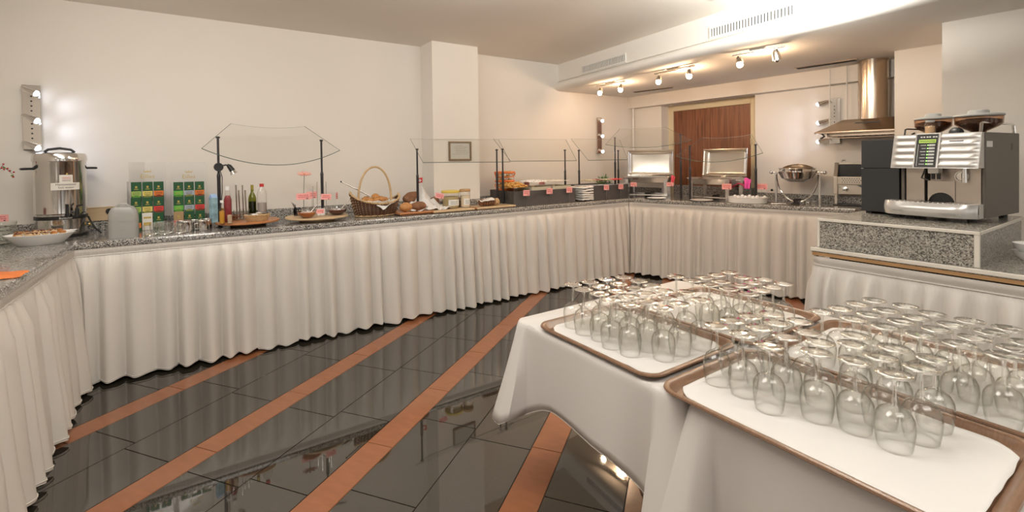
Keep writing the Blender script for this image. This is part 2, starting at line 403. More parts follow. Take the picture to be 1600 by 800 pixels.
# pipes in the corner and next to the hood
def pipe(px, d, z0, z1, r, label):
    q = Vp(px, 200, CN, OW + .1 + d); o = put('heating_pipe', M().cyl((0, 0, z0), (0, 0, z1), r, n=12), TRIMW, None, smooth=True, loc=(q.x, q.y, 0))
    tag(o, label, 'pipe', None)
pipe(983.5, -.03, .93, 2.165, .016, 'white painted vertical pipe nearest the far left room corner')
pipe(989.5, -.05, .93, 2.165, .016, 'white painted vertical pipe just right of another pipe, in the far corner')
# stepped wall to the right of the hood
F1 = Gp(1397.5, 80, ZS).xy; Q1 = Gp(1472, 36, ZS).xy
f1e = F1 + CD*.95
m = M().prism([F1, f1e, f1e + CN*.6, F1 + CN*.6], 0, ZS + .02); struct('wall_right', m, WALL)
m = M().prism([Q1, Q1 + CD*1.6, Q1 + CD*1.6 + CN*1.0, Q1 + CN*1.0], 0, ZS + .02); struct('wall_right', m, WALL)
m = M().prism([Q1 + CD*1.6 + CN*.3, Q1 + CD*6 + CN*.3, Q1 + CD*6 + CN*.5, Q1 + CD*1.6 + CN*.5], 0, ZC); struct('wall_right', m, WALL)
# ceiling and soffit
struct('ceiling', M().box(-5.5, 6.5, -5, 9.5, ZC, ZC + .15), CEIL)
s0 = Vector((.687, 6.074)); s1 = Vector((2.332, 3.095)); sd = (s1 - s0).normalized(); sn = Vector((sd.y, -sd.x))
if sn.dot(Vector((1, 0))) > 0: sn = -sn           # towards the room
sa = s0 - sd*.45; sb = s0 + sd*7.5
prof = [(0, ZC), (0, 2.462), (.012, 2.452)]
for i in range(13):
    a = R(80 - 170*i/12); prof.append((-.02 + .10*cos(a), 2.39 + .06*sin(a)))
prof += [(-.03, ZS), (-.03, ZS - .0)]
m = M()
def sofn(u, v):
    k = min(int(round(v*(len(prof)-1))), len(prof)-1); o_, z = prof[k]; q = sa + (sb - sa)*u + sn*o_
    return (q.x, q.y, z)
m.grid(sofn, 24, len(prof)-1)
o = struct('trim_2', m, SOFF, smooth=True)
q0, q1 = sa + sn*-.03, sb + sn*-.03
bk = -sn*4
struct('ceiling', M().prism([q0, q1, q1 + bk, q0 + bk][::-1], ZS, ZS + .05), SOFF)
# added pillars behind the viewer, giving the steel streaks to reflect
for k, (x, y, w_) in enumerate(((-3.6, -2.6, .5), (-1.5, -3.6, .45), (.8, -3.6, .45), (3.0, -3.2, .6), (4.6, -1.5, .5))):
    struct('reflection_pillar', M().box(x - w_/2, x + w_/2, y - w_/2, y + w_/2, 0, ZC), mat('reflection_pillar_brown', (.16, .09, .05), .6) if k % 2 else WALL)
# ventilation grilles in the soffit face
def grille(x0, x1, name='ventilation_grille', lab=''):
    n = -sn; o_ = n.dot(s0)
    A = Vp(x0, 110, n, o_ - .0).xy; B = Vp(x1, 60, n, o_).xy; L = (B - A).length
    g = thing(name, lab, 'vent', (A.x, A.y, 2.468), atan2(sd.y, sd.x))
    # room side is local -y if sn points that way
    sg = -1 if Matrix.Rotation(atan2(sd.y, sd.x), 2) @ Vector((0, 1)) @ sn < 0 else 1
    put('frame', frame_m(0, L, 0, sg*.012, 0, .10, .014) if sg > 0 else frame_m(0, L, sg*.012, 0, 0, .10, .014), TRIMW, g)
    put('backing', M().box(.01, L-.01, min(0, sg*.002), max(0, sg*.002), .01, .09), mat('duct_dark', (.03, .03, .028), .8), g)
    k = int(L/.028)
    sl = M().box(-.006, .006, min(sg*.002, sg*.010), max(sg*.002, sg*.010), .014, .086).mesh('louvre', TRIMW)
    for i in range(k):
        put('louvre', sl, None, g, loc=(.02 + (L-.04)*(i+.5)/k, 0, 0))
grille(910, 978, lab='small white louvred air grille at the far end of the soffit face')
grille(1110, 1243, lab='long white louvred air grille on the soffit face above the spotlights')
def slot(x0, y0, x1, y1, w, lab):
    A = Gp(x0, y0, ZS); B = Gp(x1, y1, ZS); L = (B - A).length; d = (B - A).xy
    g = thing('slot_diffuser', lab, 'vent', (A.x, A.y, ZS), atan2(d.y, d.x))
    put('frame', M().box(0, L, 0, w, -.006, 0), COPPER, g)
    sl = M().box(.01, L-.01, -.003, .003, -.010, -.006).mesh('slot', mat('duct_dark'))
    for i in range(3): put('slot', sl, None, g, loc=(0, w*(i+1)/4, 0))
slot(989, 143.5, 1050, 135.5, .05, 'narrow air slot in the lowered ceiling left of the walnut door')
slot(1241, 106, 1338, 91.5, .09, 'wide bronze air slot in the lowered ceiling beside the cooker hood')
ul = thing('added_uplight', 'added slim white uplight housing, unseen, in front of the lowered soffit, just above the view', 'light', (1.64, 2.38, 2.44), atan2(sd.y, sd.x))  # housing added out of view around the light for the ceiling glow
put('housing', M().box(-.75, .75, -.045, .045, 0, .035), TRIMW, ul, bevel=.004)
for k in (-.6, .6): put('suspension_rod', M().cyl((k, 0, .03), (k, 0, .238), .004, n=8), STEEL, ul, smooth=True)
# ---------------------------------------------------------------- worktop (granite), backsplash, carcasses
E_end = isect(N2, OC, CN, F1.dot(CN) - .02)
Wend = pc(rC(1397.5, 0), 0)
wing = 2.0
poly = [pa(-.86, WT).xy, pa(-.86, wing).xy, pa(0, wing).xy, K.copy(), KC.copy(), E_end + D2*.35, E_end + D2*.35 + CN*.5, Wend + CD*.4, pc(rr, 0), pc(rr, .195), pc(rl, .195), pc(rl, 0), w0, pa(c1, WT).xy, pa(c1, -.435).xy, pa(c0, -.435).xy, pa(c0, WT).xy]
poly = [Vector(p) for p in poly]
ct = put('granite_worktop', M().prism(poly[::-1] if False else poly, .886, TOP), GRAN, None, bevel=.012)
tag(ct, 'grey speckled granite worktop running along the back wall and round both corners', 'counter')
nst = [3]
def strip(p, q, th, n, z0, z1):
    p, q = Vector(p), Vector(q); n = Vector(n); nst[0] += 1
    return struct('trim_%d' % nst[0], M().prism([p, q, q + n*th, p + n*th], z0, z1), GRAN, bevel=.003)
bz = 1.012
strip(pa(-.85, WT).xy, pa(c0, WT).xy, .02, AN, TOP, bz)
strip(pa(c0, -.435).xy, pa(c1, -.435).xy, .02, AN, TOP, bz)
strip(pa(c1, WT).xy, w0 - AD*.02, .02, AN, TOP, bz)
strip(pc(.02, 0), pc(rl, 0), .02, -CN, TOP, bz)
strip(pc(rl, .19), pc(rr, .19), .02, -CN, TOP, 1.05)
strip(pc(rr, 0), Wend + CD*.3, .02, -CN, TOP, bz)
# base under worktop (dark substructure, mostly hidden by skirts)
inn = [pa(-.86, WT + .02).xy, pa(-.86, wing).xy, pa(-.09, wing).xy, K - AD*.09 - AN*.09, KC - AN*.09 + N2*.09, E_end + N2*.09 + D2*.3, Wend + CD*.3 - CN*.02, w0 - CN*.02]
cb = put('buffet_base_cabinet', M().prism(inn, 0, .884), mat('carcass', (.10, .09, .08), .6)); tag(cb, 'dark base cabinet hidden behind the long pleated skirts', 'cabinet')
# ---------------------------------------------------------------- pleated skirts
def skirt(name, pts, ztop, zbot, label, seed, outn, pitch=(.085, .17), amp=.074, flare=.035, group=None, band=True, pw=.02, sma=.0045):
    """pts = plan polyline; outn = list of outward normals per point"""
    rnd = random.Random(seed)
    P = [Vector(p) for p in pts]; L = [0.]
    for i in range(1, len(P)): L.append(L[-1] + (P[i] - P[i-1]).length)
    tot = L[-1]; br = [0.]
    while br[-1] < tot: br.append(br[-1] + rnd.uniform(*pitch))
    am = [rnd.uniform(.6, 1.2) for _ in br]; sk = [rnd.uniform(.32, .68) for _ in br]; hz = [rnd.uniform(-.008, .010) for _ in br]; tap = [rnd.uniform(.0, .5) for _ in br]
    N = int(tot/.008); rows = [0, .012, .03, .045, .055, .08, .13, .2, .3, .42, .55, .68, .8, .9, .96, 1.]
    base = []; bi = 0
    for i in range(N+1):
        u = tot*i/N; k = 0
        while k < len(P)-2 and L[k+1] < u: k += 1
        f = (u - L[k])/(L[k+1] - L[k]); p = P[k].lerp(P[k+1], f); n = Vector(outn[k]).lerp(Vector(outn[k+1]), f).normalized()
        while bi < len(br)-2 and br[bi+1] <= u: bi += 1
        x = (u - br[bi])/(br[bi+1] - br[bi]); c = sk[bi]
        x2 = x/c*.5 if x < c else .5 + (x-c)/(1-c)*.5
        lobe = (sin(pi*x2))**.95*am[bi]
        base.append((p, n, lobe, hz[bi] + .004*sin(3*pi*x2), u, bi, x2))
    h = ztop - zbot; m = M()
    V = []
    for i, (p, n, lobe, dz, u, b_, x2) in enumerate(base):
        for j, v in enumerate(rows):
            g = min(1, max(0, (v - .045)/.16)); g = g*g*(3-2*g)
            sm = sma*abs(sin(u*pi/pw + (1.2*v/.05 if v < .05 else 1.2)))*(1-g)
            wr = .35 + .65*v**.7
            o_ = .004 + sm + g*(amp*lobe*wr) + flare*v - (.010 if .04 < v < .06 else 0)
            o_ += g*.006*noise.noise(Vector((u*9 + seed, v*3, seed)))
            q = p + n*o_
            z = ztop - h*v + (dz*v*v if v > .5 else 0)
            V.append((q.x, q.y, z))
    k = len(rows); Fc = [(i*k+j, (i+1)*k+j, (i+1)*k+j+1, i*k+j+1) for i in range(N) for j in range(k-1)]
    m.add(V, Fc); me = m.mesh(name, SKIRT); me.shade_smooth()
    o = put(name, me, None); tag(o, label, 'table skirt', group)
    hm = []
    for i in range(0, N+1, 2):
        q = V[i*k + k-1]; nn = base[i][1]; hm.append((q[0] + nn.x*.002, q[1] + nn.y*.002, q[2] + .012))
    put('hem_seam', M().tube(hm, .0022, 5), SKIRT, o, smooth=True)
    tb = [(V[i*k+4][0] + base[i][1].x*.004, V[i*k+4][1] + base[i][1].y*.004, V[i*k+4][2]) for i in range(0, N+1, 2)]
    put('gathering_tape', M().tube(tb, .003, 5), SKIRT, o, smooth=True)
    return o
zt = .887; zb = .018
e0 = -.016
S_a = [pa(0, 1.98).xy, pa(0, .03).xy]; 
skirt('table_skirt', [pa(e0, 1.98).xy, pa(e0, .05).xy, pa(e0*.6, e0*.6).xy], zt, zb, 'cream pleated skirt on the short counter wing at the left edge', 3, [AD, AD, (AD + AN).normalized()], pitch=(.10, .2), amp=.062)
sp = Vector(atA(868, 0)).xy; ssp = (sp - K).dot(AD)
skirt('table_skirt', [pa(e0, e0*.6).xy, pa(.05, e0).xy, pa(ssp, e0).xy], zt, zb, 'long cream pleated skirt below the tea, bread and basket part of the counter', 11, [(AD + AN).normalized(), AN, AN])
skirt('table_skirt', [pa(ssp - .04, e0 + .004).xy, (KC - AD*.05 + AN*e0), (KC - AD*.012 + AN*.01 )], zt, zb, 'cream pleated skirt below the salad trays, up to the inner corner', 23, [AN, AN, (AN - N2).normalized()], amp=.058)
skirt('table_skirt', [(KC - N2*.012 + D2*.012), (KC - N2*e0 + D2*.05), (E_end + D2*.3 - N2*e0)], zt, zb, 'warm-lit cream pleated skirt below the chafing dishes', 31, [(AN - N2).normalized(), -N2, -N2], amp=.058, pitch=(.08, .15))
# ---------------------------------------------------------------- coffee station
OS = Vector((1.676, 2.605)); e1 = Vector((.556, -.831)); e2 = Vector((.831, .556)); PS = atan2(e1.y, e1.x)
def ps(x, y): return OS + e1*x + e2*y
stn = thing('coffee_station_counter', 'granite coffee station with a raised plinth and white edge trims, on the right', 'counter', (OS.x, OS.y, 0), PS)
put('ledge_top', M().box(-.01, 2.3, -.005, .95, .895, .92), GRAN2, stn, bevel=.003)
put('edge_trim', M().box(-.012, 2.3, -.012, -.005, .90, .921), mat('cream_edge_trim', (.78, .74, .66), .3), stn, bevel=.003)
put('wood_edge', M().box(-.005, 2.3, -.004, .02, .877, .895), WOOD, stn)
put('plinth_panel', M().box(.018, .655, .035, .90, .92, 1.068), GRAN2, stn)
put('plinth_top', M().box(.012, .662, .030, .92, 1.068, 1.08), GRAN2, stn)
TR = mat('cream_edge_trim')
put('edge_trim', M().box(.010, .668, .024, .031, 1.066, 1.081), TR, stn, bevel=.002)
put('edge_trim', M().box(.662, .668, .024, .92, 1.066, 1.081), TR, stn, bevel=.002)
put('corner_trim', M().box(.645, .664, .027, .045, .92, 1.067), TR, stn, bevel=.002)
put('corner_trim', M().box(.008, .020, .027, .06, .92, 1.067), TR, stn, bevel=.002)
put('carcass', M().box(.04, 2.3, .10, .90, 0, .89), mat('carcass'), stn)
skirt('table_skirt', [ps(-.004, .10), ps(.0, .02), ps(.03, .0), ps(2.25, .0)], .872, zb, 'grey-shaded pleated skirt below the coffee station ledge', 41, [-e1, (-e1 - e2).normalized(), -e2, -e2], amp=.085, pitch=(.05, .11), pw=.016, sma=.009)
#@@LAMPS
# ================================================================== LAMPS, HOOD
BULB = mat('warm_bulb', (1, .9, .75), .3, emit=(1, .80, .55), estr=22)
LEDC = mat('cool_led_lens', (.9, .93, 1), .3, emit=(.75, .82, 1), estr=14)
LSATIN = mat('satin_nickel', (.66, .62, .56), .25, 1)
# ceiling spot bars: thing with rail, two spot heads
def bar(xa, ya, xb, yb, lab, tg, on=(1, 1), sx=1):
    A = Gp(xa, ya, ZS - .02); B = Gp(xb, yb, ZS - .02); d = (B - A).xy; L = d.length; rz = atan2(d.y, d.x)
    t = thing('spotlight_bar', lab, 'light', (A.x, A.y, ZS), rz, 'two-headed spotlight bars under the lowered ceiling')
    put('rail', M().box(-.06, L + .06, -.012, .012, -.028, -.010), LSATIN, t, bevel=.002)
    put('ceiling_plate', M().box(L*.3, L*.7, -.022, .022, -.010, 0), LSATIN, t, bevel=.002)
    for k in range(2):
        hd = put('spot_head', M().cyl((0, 0, -.028), (0, 0, -.075), .005, n=8), LSATIN, t, smooth=True, loc=(k*L, 0, 0))
        T = Vector(tg[k]); o0 = Vector((A.x + d.x*k, A.y + d.y*k, ZS - .085)); dr_ = (rel(t, T) - rel(t, o0)).normalized()
        b0 = Vector((0, 0, -.08)) - dr_*.045
        put('lamp_shade', M().tube([b0, b0 + dr_*.02, b0 + dr_*.055, b0 + dr_*.085], [.014, .024, .030, .034], 20), LSATIN, hd, smooth=True)
        bb = b0 + dr_*.088
        if on[k]:
            put('bulb', M().ball(bb, .027, 14, 8), BULB, hd, smooth=True)
            w = t.matrix_world if False else None
            wl = o0 + (T - o0).normalized()*.075
            light('SPOT', 'spot_bulb_light', wl, T, 9, (1, .72, .46), .02, spot=105, blend=.7)
        else:
            put('bulb', M().ball(bb, .021, 14, 8), CHROME, hd, smooth=True)
bar(938, 134, 970, 128, 'spotlight bar with two lit heads, farthest, near the back corner', [(.55, 4.6, .9), (.85, 4.5, .8)])
bar(1030, 114, 1077, 104, 'middle spotlight bar with two lit heads above the chafing dishes', [(.95, 4.1, .8), (1.3, 3.7, .6)])
bar(1155, 84, 1213, 74, 'nearest spotlight bar, its right head hanging straight down unlit', [(1.75, 3.2, .9), (2.6, 3.9, .2)], (1, 0))
light('POINT', 'bar_glow', (1.25, 5.55, 2.24), (0,0,0), 10, (1, .66, .40), .05)
light('POINT', 'bar_glow', (1.72, 4.72, 2.24), (0,0,0), 11, (1, .66, .40), .05)
light('POINT', 'bar_glow', (2.15, 4.0, 2.24), (0,0,0), 9, (1, .66, .40), .05)
# wall lamps: steel plate with three swivelling spot heads
def wall_lamp(loc, rz, lab, h=.47, w=.10, dirs=None, en=2.2):
    t = thing('wall_spotlight', lab, 'light', loc, rz, 'steel wall lamps with three small spot heads')
    put('back_plate', M().box(-w/2, w/2, -.022, 0, -h/2, h/2), STEELW, t, bevel=.003)
    sq = M().box(-.005, .005, -.0235, -.022, -.005, .005).mesh('square_hole', BLACK)
    for i in range(9):
        put('square_hole', sq, None, t, loc=(.0, 0, -h*.30 + h*.6*i/8 + (.012 if i > 4 else -.012)))
    for k in range(3):
        z = h*.42 - k*h*.42
        hd = put('spot_head', M().cyl((-.03, -.022, z), (-.03, -.05, z), .006, n=8), CHROME, t, smooth=True)
        d = Vector(dirs).normalized(); b = Vector((-.045, -.05, z + .015)) 
        put('lamp_shade', M().tube([b, b + d*.015, b + d*.06, b + d*.095], [.008, .014, .019, .026], 18), CHROME, hd, smooth=True)
        put('lens', M().ball(b + d*.092, .021, 14, 8), LEDC, hd, smooth=True)
        wp = Matrix.Rotation(rz, 3, 'Z') @ (b + d*.125) + Vector(loc)
        wt = Matrix.Rotation(rz, 3, 'Z') @ (b + d*1.0) + Vector(loc)
        light('SPOT', 'wall_spot_light', wp, wt, en, (.72, .80, 1), .03, spot=125, blend=1.)
zc = 1.79
wall_lamp(pa(-.335, WT, zc), PA, 'steel wall lamp with three glowing heads above the hot water urn', dirs=(.80, -.22, -.42))
q = Vp(935, 210, AN, OA + WT); wall_lamp((q.x, q.y, 1.76), PA, 'steel wall lamp with three bright heads near the far corner, left of the door', dirs=(-.1, -.8, -.3), w=.09, h=.5, en=2)
q = Vp(1305, 190, CN, OW + .1); wall_lamp((q.x, q.y, 1.79), PC, 'steel wall lamp with spot heads behind the cooker hood', dirs=(-.80, -.38, -.30), en=3.5)
# wires beside hood
for px, lb in ((1296.5, 'thin cable hanging from the lowered ceiling left of the steel lamp plate'), (1323, 'thin cable hanging from the lowered ceiling just left of the hood duct')):
    q = Vp(px, 150, CN, OW + .1 - .12)
    o = put('hanging_cable', M().cyl((0, 0, 1.70), (0, 0, ZS), .004, n=8), TRIMW, None, smooth=True, loc=(q.x, q.y, 0)); tag(o, lb, 'cable')
# cooker hood
HD = -.16
def hp(px, py, d): return Vp(px, py, CN, OW + .1 + d)
h0 = hp(1272, 205, -.50); h1 = hp(1397.5, 200, -.05)
r0 = (h0.xy - w0).dot(CD); r1 = r0 + .92
hz = h0.z
hood = thing('cooker_hood', 'brushed steel cooker hood with a round duct, above the toaster', 'cooker hood', (*pc(r0, 0), hz - .06), PC)
Lh = r1 - r0
m = M().add([(0, -.50, .045), (Lh, -.50, .045), (Lh, 0, .045), (0, 0, .045), (.18, -.30, .165), (Lh - .18, -.30, .165), (Lh - .18, 0, .165), (.18, 0, .165), (0, -.50, .03), (Lh, -.50, .03), (Lh, 0, .03), (0, 0, .03)],
            [(4,5,6,7),(0,1,5,4),(1,2,6,5),(3,0,4,7),(2,3,7,6),(8,9,1,0),(9,10,2,1),(11,8,0,3),(10,11,3,2),(11,10,9,8)])
put('canopy', m, COPPER, hood, bevel=.003)
put('filter_housing', M().box(.08, Lh - .08, -.42, -.03, 0, .035), COPPER, hood, bevel=.004)
for k in range(14): put('filter_slat', M().box(.12 + (Lh-.24)*k/14, .12 + (Lh-.24)*k/14 + .02, -.40, -.06, -.004, 0), mat('duct_dark'), hood)
put('control_slot', M().box(.30, .50, -.372, -.358, .118, .128), BLACK, hood)
put('visor_bracket', M().tube([(.05, -.46, .035), (.09, -.50, .005), (.06, -.52, -.02)], .008, 8), BLACK, hood, smooth=True)
put('visor_bracket', M().tube([(Lh-.1, -.46, .035), (Lh-.14, -.50, .01), (Lh-.17, -.52, -.015)], .008, 8), BLACK, hood, smooth=True)
put('visor_bar', M().tube([(.06, -.52, -.02), (Lh-.03, -.52, -.015)], .004, 8), STEEL, hood, smooth=True)
dq = hp(1364.5, 140, -.20); dl = rel(hood, (dq.x, dq.y, 0))
put('duct', M().lathe([(.118, .16), (.118, ZS - hz + .06)], 48, cx=dl.x, cy=dl.y), COPPER, hood, smooth=True)
# ================================================================== COFFEE MACHINE and cooler
zt1 = 1.08
B0 = Gp(1536, 349, zt1); wd = Vector((sin(R(-28.5)), cos(R(-28.5)))); wd = -wd; PM = atan2(wd.y, wd.x)   # to the right
nd = Vector((-wd.y, wd.x))                                                       # away from viewer
no_ = nd.dot(B0.xy)
BL = Vp(1391, 340, nd, no_).xy; MWd = (B0.xy - BL).length
def zM(px, py, d=0.): return Vp(px, py, nd, no_ + d).z
def xM(px, py=270, d=0.): return (Vp(px, py, nd, no_ + d).xy - BL).dot(wd)
zs = zt1
hT = zM(1541, 206, .03) - zs; hB = zM(1536, 263, 0) - zs
cm = thing('coffee_machine', 'large silver and dark grey automatic coffee machine with two bean hoppers', 'coffee machine', (BL.x, BL.y, zs), PM)
SILV = mat('silver_painted_shell', (.66, .65, .63), .26, .55)
GREYP = mat('grey_side_panel', (.12, .105, .088), .4, .2)
w = MWd; dp = .50
x0m = xM(1398); 
put('body', M().box(.055, w - .012, .10, dp, .03, hT - .01), GREYP, cm, bevel=.006)
put('side_panel', M().box(w - .014, w, .03, dp, .02, hT), GREYP, cm, bevel=.004)
put('side_panel', M().box(.04, .056, .03, dp, .02, hT), GREYP, cm, bevel=.004)
put('top_cover', M().box(.04, w, .04, dp, hT - .012, hT), SILV, cm, bevel=.004)
# ribbed front hood, leaning slightly
xl = .02; nr = 5
def hoodface(u, v):
    z = hB + (hT - hB)*v; x = xl + (w - .004 - xl)*u
    e = min(1, min(u, 1-u)/.09); rib =   .010*(.5 - .5*cos(2*pi*nr*v))*max(0, e - .15) * (0 if v < .03 or v > .96 else 1)
    lean = -.045*(1 - v)
    return (x, lean + .0 - rib - .010*(1 - (2*u-1)**4), z)
m = M().grid(hoodface, 60, 60)
a0 = [hoodface(0, v/20) for v in range(21)]
m.add([(xl, -.045, hB), (w-.004, -.045, hB), (w-.004, .12, hB), (xl, .12, hB), (xl, 0, hT), (w-.004, 0, hT), (w-.004, .12, hT), (xl, .12, hT)], [(0,3,2,1),(4,5,6,7),(1,2,6,5),(3,0,4,7)])
put('ribbed_front', m, SILV, cm, smooth=True)
# display panel
da, db = xM(1437, 236), xM(1470, 236); dz0, dz1 = zM(1449, 261) - zs, zM(1455, 210) - zs
def onface(x, z, off=.0):
    v = (z - hB)/(hT - hB); return (x, -.045*(1-v) - .020 - off, z)
lean = atan2(.045, hT - hB)
dm = M(); 
def slab(x0, x1, z0, z1, o0, o1):
    p = [onface(x0, z0, o0), onface(x1, z0, o0), onface(x1, z1, o0), onface(x0, z1, o0), onface(x0, z0, o1), onface(x1, z0, o1), onface(x1, z1, o1), onface(x0, z1, o1)]
    return M().add(p, [(0,1,2,3),(7,6,5,4),(0,4,5,1),(1,5,6,2),(2,6,7,3),(3,7,4,0)])
put('display_surround', slab(da-.008, db+.008, dz0-.006, dz1+.006, -.02, .003), SILV, cm, bevel=.002)
put('display_panel', slab(da, db, dz0, dz1, .002, .006), BLACK, cm)
LCD = mat('green_lcd', (.35, .45, .10), .4, emit=(.30, .48, .05), estr=.55)
hh = dz1 - dz0; ww = db - da
put('lcd_screen', slab(da + ww*.12, db - ww*.08, dz0 + hh*.74, dz0 + hh*.84, .006, .0068), LCD, cm)
for k in range(14): put('lcd_text', slab(da + ww*(.17 + .052*k), da + ww*(.17 + .052*k) + ww*.03, dz0 + hh*.765, dz0 + hh*.815, .0068, .0071), mat('lcd_ink', (.07, .12, .02), .6), cm)
BTN = mat('pale_button', (.60, .60, .58), .4); GLED = mat('green_led', (.2, .8, .1), .4, emit=(.35, 1, .15), estr=3)
for k in range(7):
    z = dz0 + hh*(.64 - .095*k)
    put('button', slab(db - ww*.38, db - ww*.10, z, z + hh*.055, .006, .0085), BTN, cm)
    put('indicator_led', slab(db - ww*.45, db - ww*.41, z + hh*.015, z + hh*.04, .006, .008), GLED, cm)
    put('button_caption', slab(da + ww*(.28 if k % 2 else .22), db - ww*.52, z + hh*.02, z + hh*.034, .006, .0066), WHITEP, cm)
put('display_rule', slab(da + ww*.10, da + ww*.115, dz0 + hh*.04, dz0 + hh*.70, .006, .0066), WHITEP, cm)
for k in (.22, .35, .50, .62, .80, .92):
    put('cup_icon', slab(da + ww*k - .004, da + ww*k + .004, dz0 + hh*.90, dz0 + hh*.935, .006, .0066), WHITEP, cm)
put('card_slot', slab(w*.70, w*.84, hT-.045, hT-.040, .004, .008), INK, cm)
t = text('maker_label', 'schaerer', .014, mat('grey_print', (.25, .25, .25), .5), cm, (w*.86, -.062, hB + .016), (R(90), 0, 0))
# inner working area
zf = .115
BR = mat('brushed_panel', (.52, .46, .40), .3, .9)
put('recess_back', M().box(.06, w - .016, .085, .10, .06, hB + .01), mat('dark_recess', (.05, .045, .04), .5), cm)
def xp(px): return xM(px, 290)
put('left_door_panel', M().box(xp(1411), xp(1440), .035, .085, .085, hB), BR, cm, bevel=.003)
put('right_door_panel', M().box(xp(1489), xp(1529.5), .030, .085, .085, hB), BR, cm, bevel=.003)
xa_, xb_ = xp(1445), xp(1488)
put('centre_back_panel', M().box(xa_, xb_, .07, .085, .20, hB), BR, cm)
# lower centre panel with round arch opening
arc = [(xa_, .085), (xa_, .205), (xb_, .205), (xb_, .085)]
cx0 = (xa_ + xb_)/2; ra = .055
for i in range(13): a = R(180*i/12); arc.append((cx0 + ra*cos(a), .085 + .058*sin(a)))
m = M(); n_ = len(arc)
m.add([(p[0], .035, p[1]) for p in arc] + [(p[0], .05, p[1]) for p in arc], [tuple(range(n_)), tuple(range(n_, 2*n_))[::-1]] + [(i, n_+i, n_+(i+1) % n_, (i+1) % n_) for i in range(n_)])
put('grounds_panel', m, BR, cm)
put('grounds_opening', M().box(cx0 - ra, cx0 + ra, .052, .056, .08, .145), BLACK, cm)
sx = xM(1455)
put('coffee_spout', M().box(sx - .008, sx + .045, -.0, .06, .30, hB + .005), CHROME, cm, bevel=.004)
put('spout_block', M().box(sx - .012, sx + .035, -.012, .04, .245, .31), SILV, cm, bevel=.005)
put('milk_tube', M().tube([(sx - .03, .03, hB), (sx - .035, .01, .34), (sx - .022, .0, .28), (sx - .045, .01, .22), (sx - .02, .02, .21)], .004, 8), BLACK, cm, smooth=True)
put('spout_outlet', M().cyl((sx + .005, .01, .245), (sx + .005, .01, .215), .008, n=12), BLACK, cm, smooth=True)
put('spout_outlet', M().cyl((sx + .028, .01, .245), (sx + .028, .01, .215), .008, n=12), BLACK, cm, smooth=True)
gx = xM(1500); gz = zM(1500, 276) - zs
m = M(); m.T = Matrix.Translation((gx, .03, gz)) @ Matrix.Rotation(R(90), 4, 'X')
m.lathe([(.0, .002), (.028, .002), (.028, .012), (.024, .012), (.022, .006), (0, .006)], 28); m.T = Matrix.Identity(4)
gg = put('pressure_gauge', m, CHROME, cm, smooth=True)
put('gauge_needle', M().box(gx - .0015, gx + .0015, .02, .022, gz - .01, gz + .016), BLACK, gg, rot=None)
hx = xM(1507)
put('hot_water_spout', M().cyl((hx, .0, hB), (hx, .0, gz - .03), .009, .012, n=14), CHROME, cm, smooth=True)
# drip tray with bulging front
za, zb_ = zM(1460, 333) - zs - .0, 0
def trayf(u, v):
    x = -.01 + (w + .005)*u; e = (2*u - 1); bul = .060*(1 - abs(e)**6)
    z = .022 + .072*v; y = -.035 - bul - .012*sin(pi*v)
    return (x, y, z)
m = M().grid(trayf, 48, 8)
top = [trayf(i/48, 1) for i in range(49)]; bot = [trayf(i/48, 0) for i in range(49)]
m.add(top + [(w - .005, .028, .094), (-.01, .028, .094)], [tuple(range(51))])
m.add(bot + [(w - .005, .028, .022), (-.01, .028, .022)], [tuple(range(51))[::-1]])
m.add([(-.01, -.035, .022), (-.01, .028, .022), (-.01, .028, .094), (-.01, -.035, .094), (w-.005, -.035, .022), (w-.005, .028, .022), (w-.005, .028, .094), (w-.005, -.035, .094)], [(0,1,2,3),(7,6,5,4)])
put('drip_tray', m, SILV, cm, smooth=True)
gr = M()
for k in range(16): gr.box(.03 + (w-.06)*k/16, .03 + (w-.06)*k/16 + .006, -.075, .03, .094, .097)
put('drip_grid', gr, CHROME, cm)
text('tray_lettering', 'Coffee Art', .022, mat('grey_print'), cm, (w*.80, -.1085, .042), (R(90), 0, 0))
text('tray_lettering', 'schaerer', .013, mat('grey_print'), cm, (.075, -.1085, .046), (R(90), 0, 0))
for fx, fy in ((.08, .03), (w - .05, .03), (.08, dp - .05), (w - .05, dp - .05)): put('foot', M().cyl((fx, fy, 0), (fx, fy, .03), .018, n=14), BLACK, cm, smooth=True)
put('side_sticker', M().box(w, w + .0008, .045, .12, hT - .075, hT - .045), WHITEP, cm)
put('side_handle_slot', M().box(w, w + .001, dp - .12, dp - .10, hT - .09, hT - .055), BLACK, cm)
put('cup_rail', M().tube([(w - .015, .02, hT), (w - .015, .03, hT + .045), (w - .015, .05, hT + .05), (w - .015, dp - .06, hT + .05), (w - .015, dp - .03, hT + .045), (w - .015, dp - .02, hT)], .007, 10), CHROME, cm, smooth=True)
put('cup_rail', M().tube([(.06, .02, hT), (.06, .03, hT + .032), (.06, .05, hT + .036), (.06, .3, hT + .036), (.06, .32, hT)], .004, 10), BLACK, cm, smooth=True)
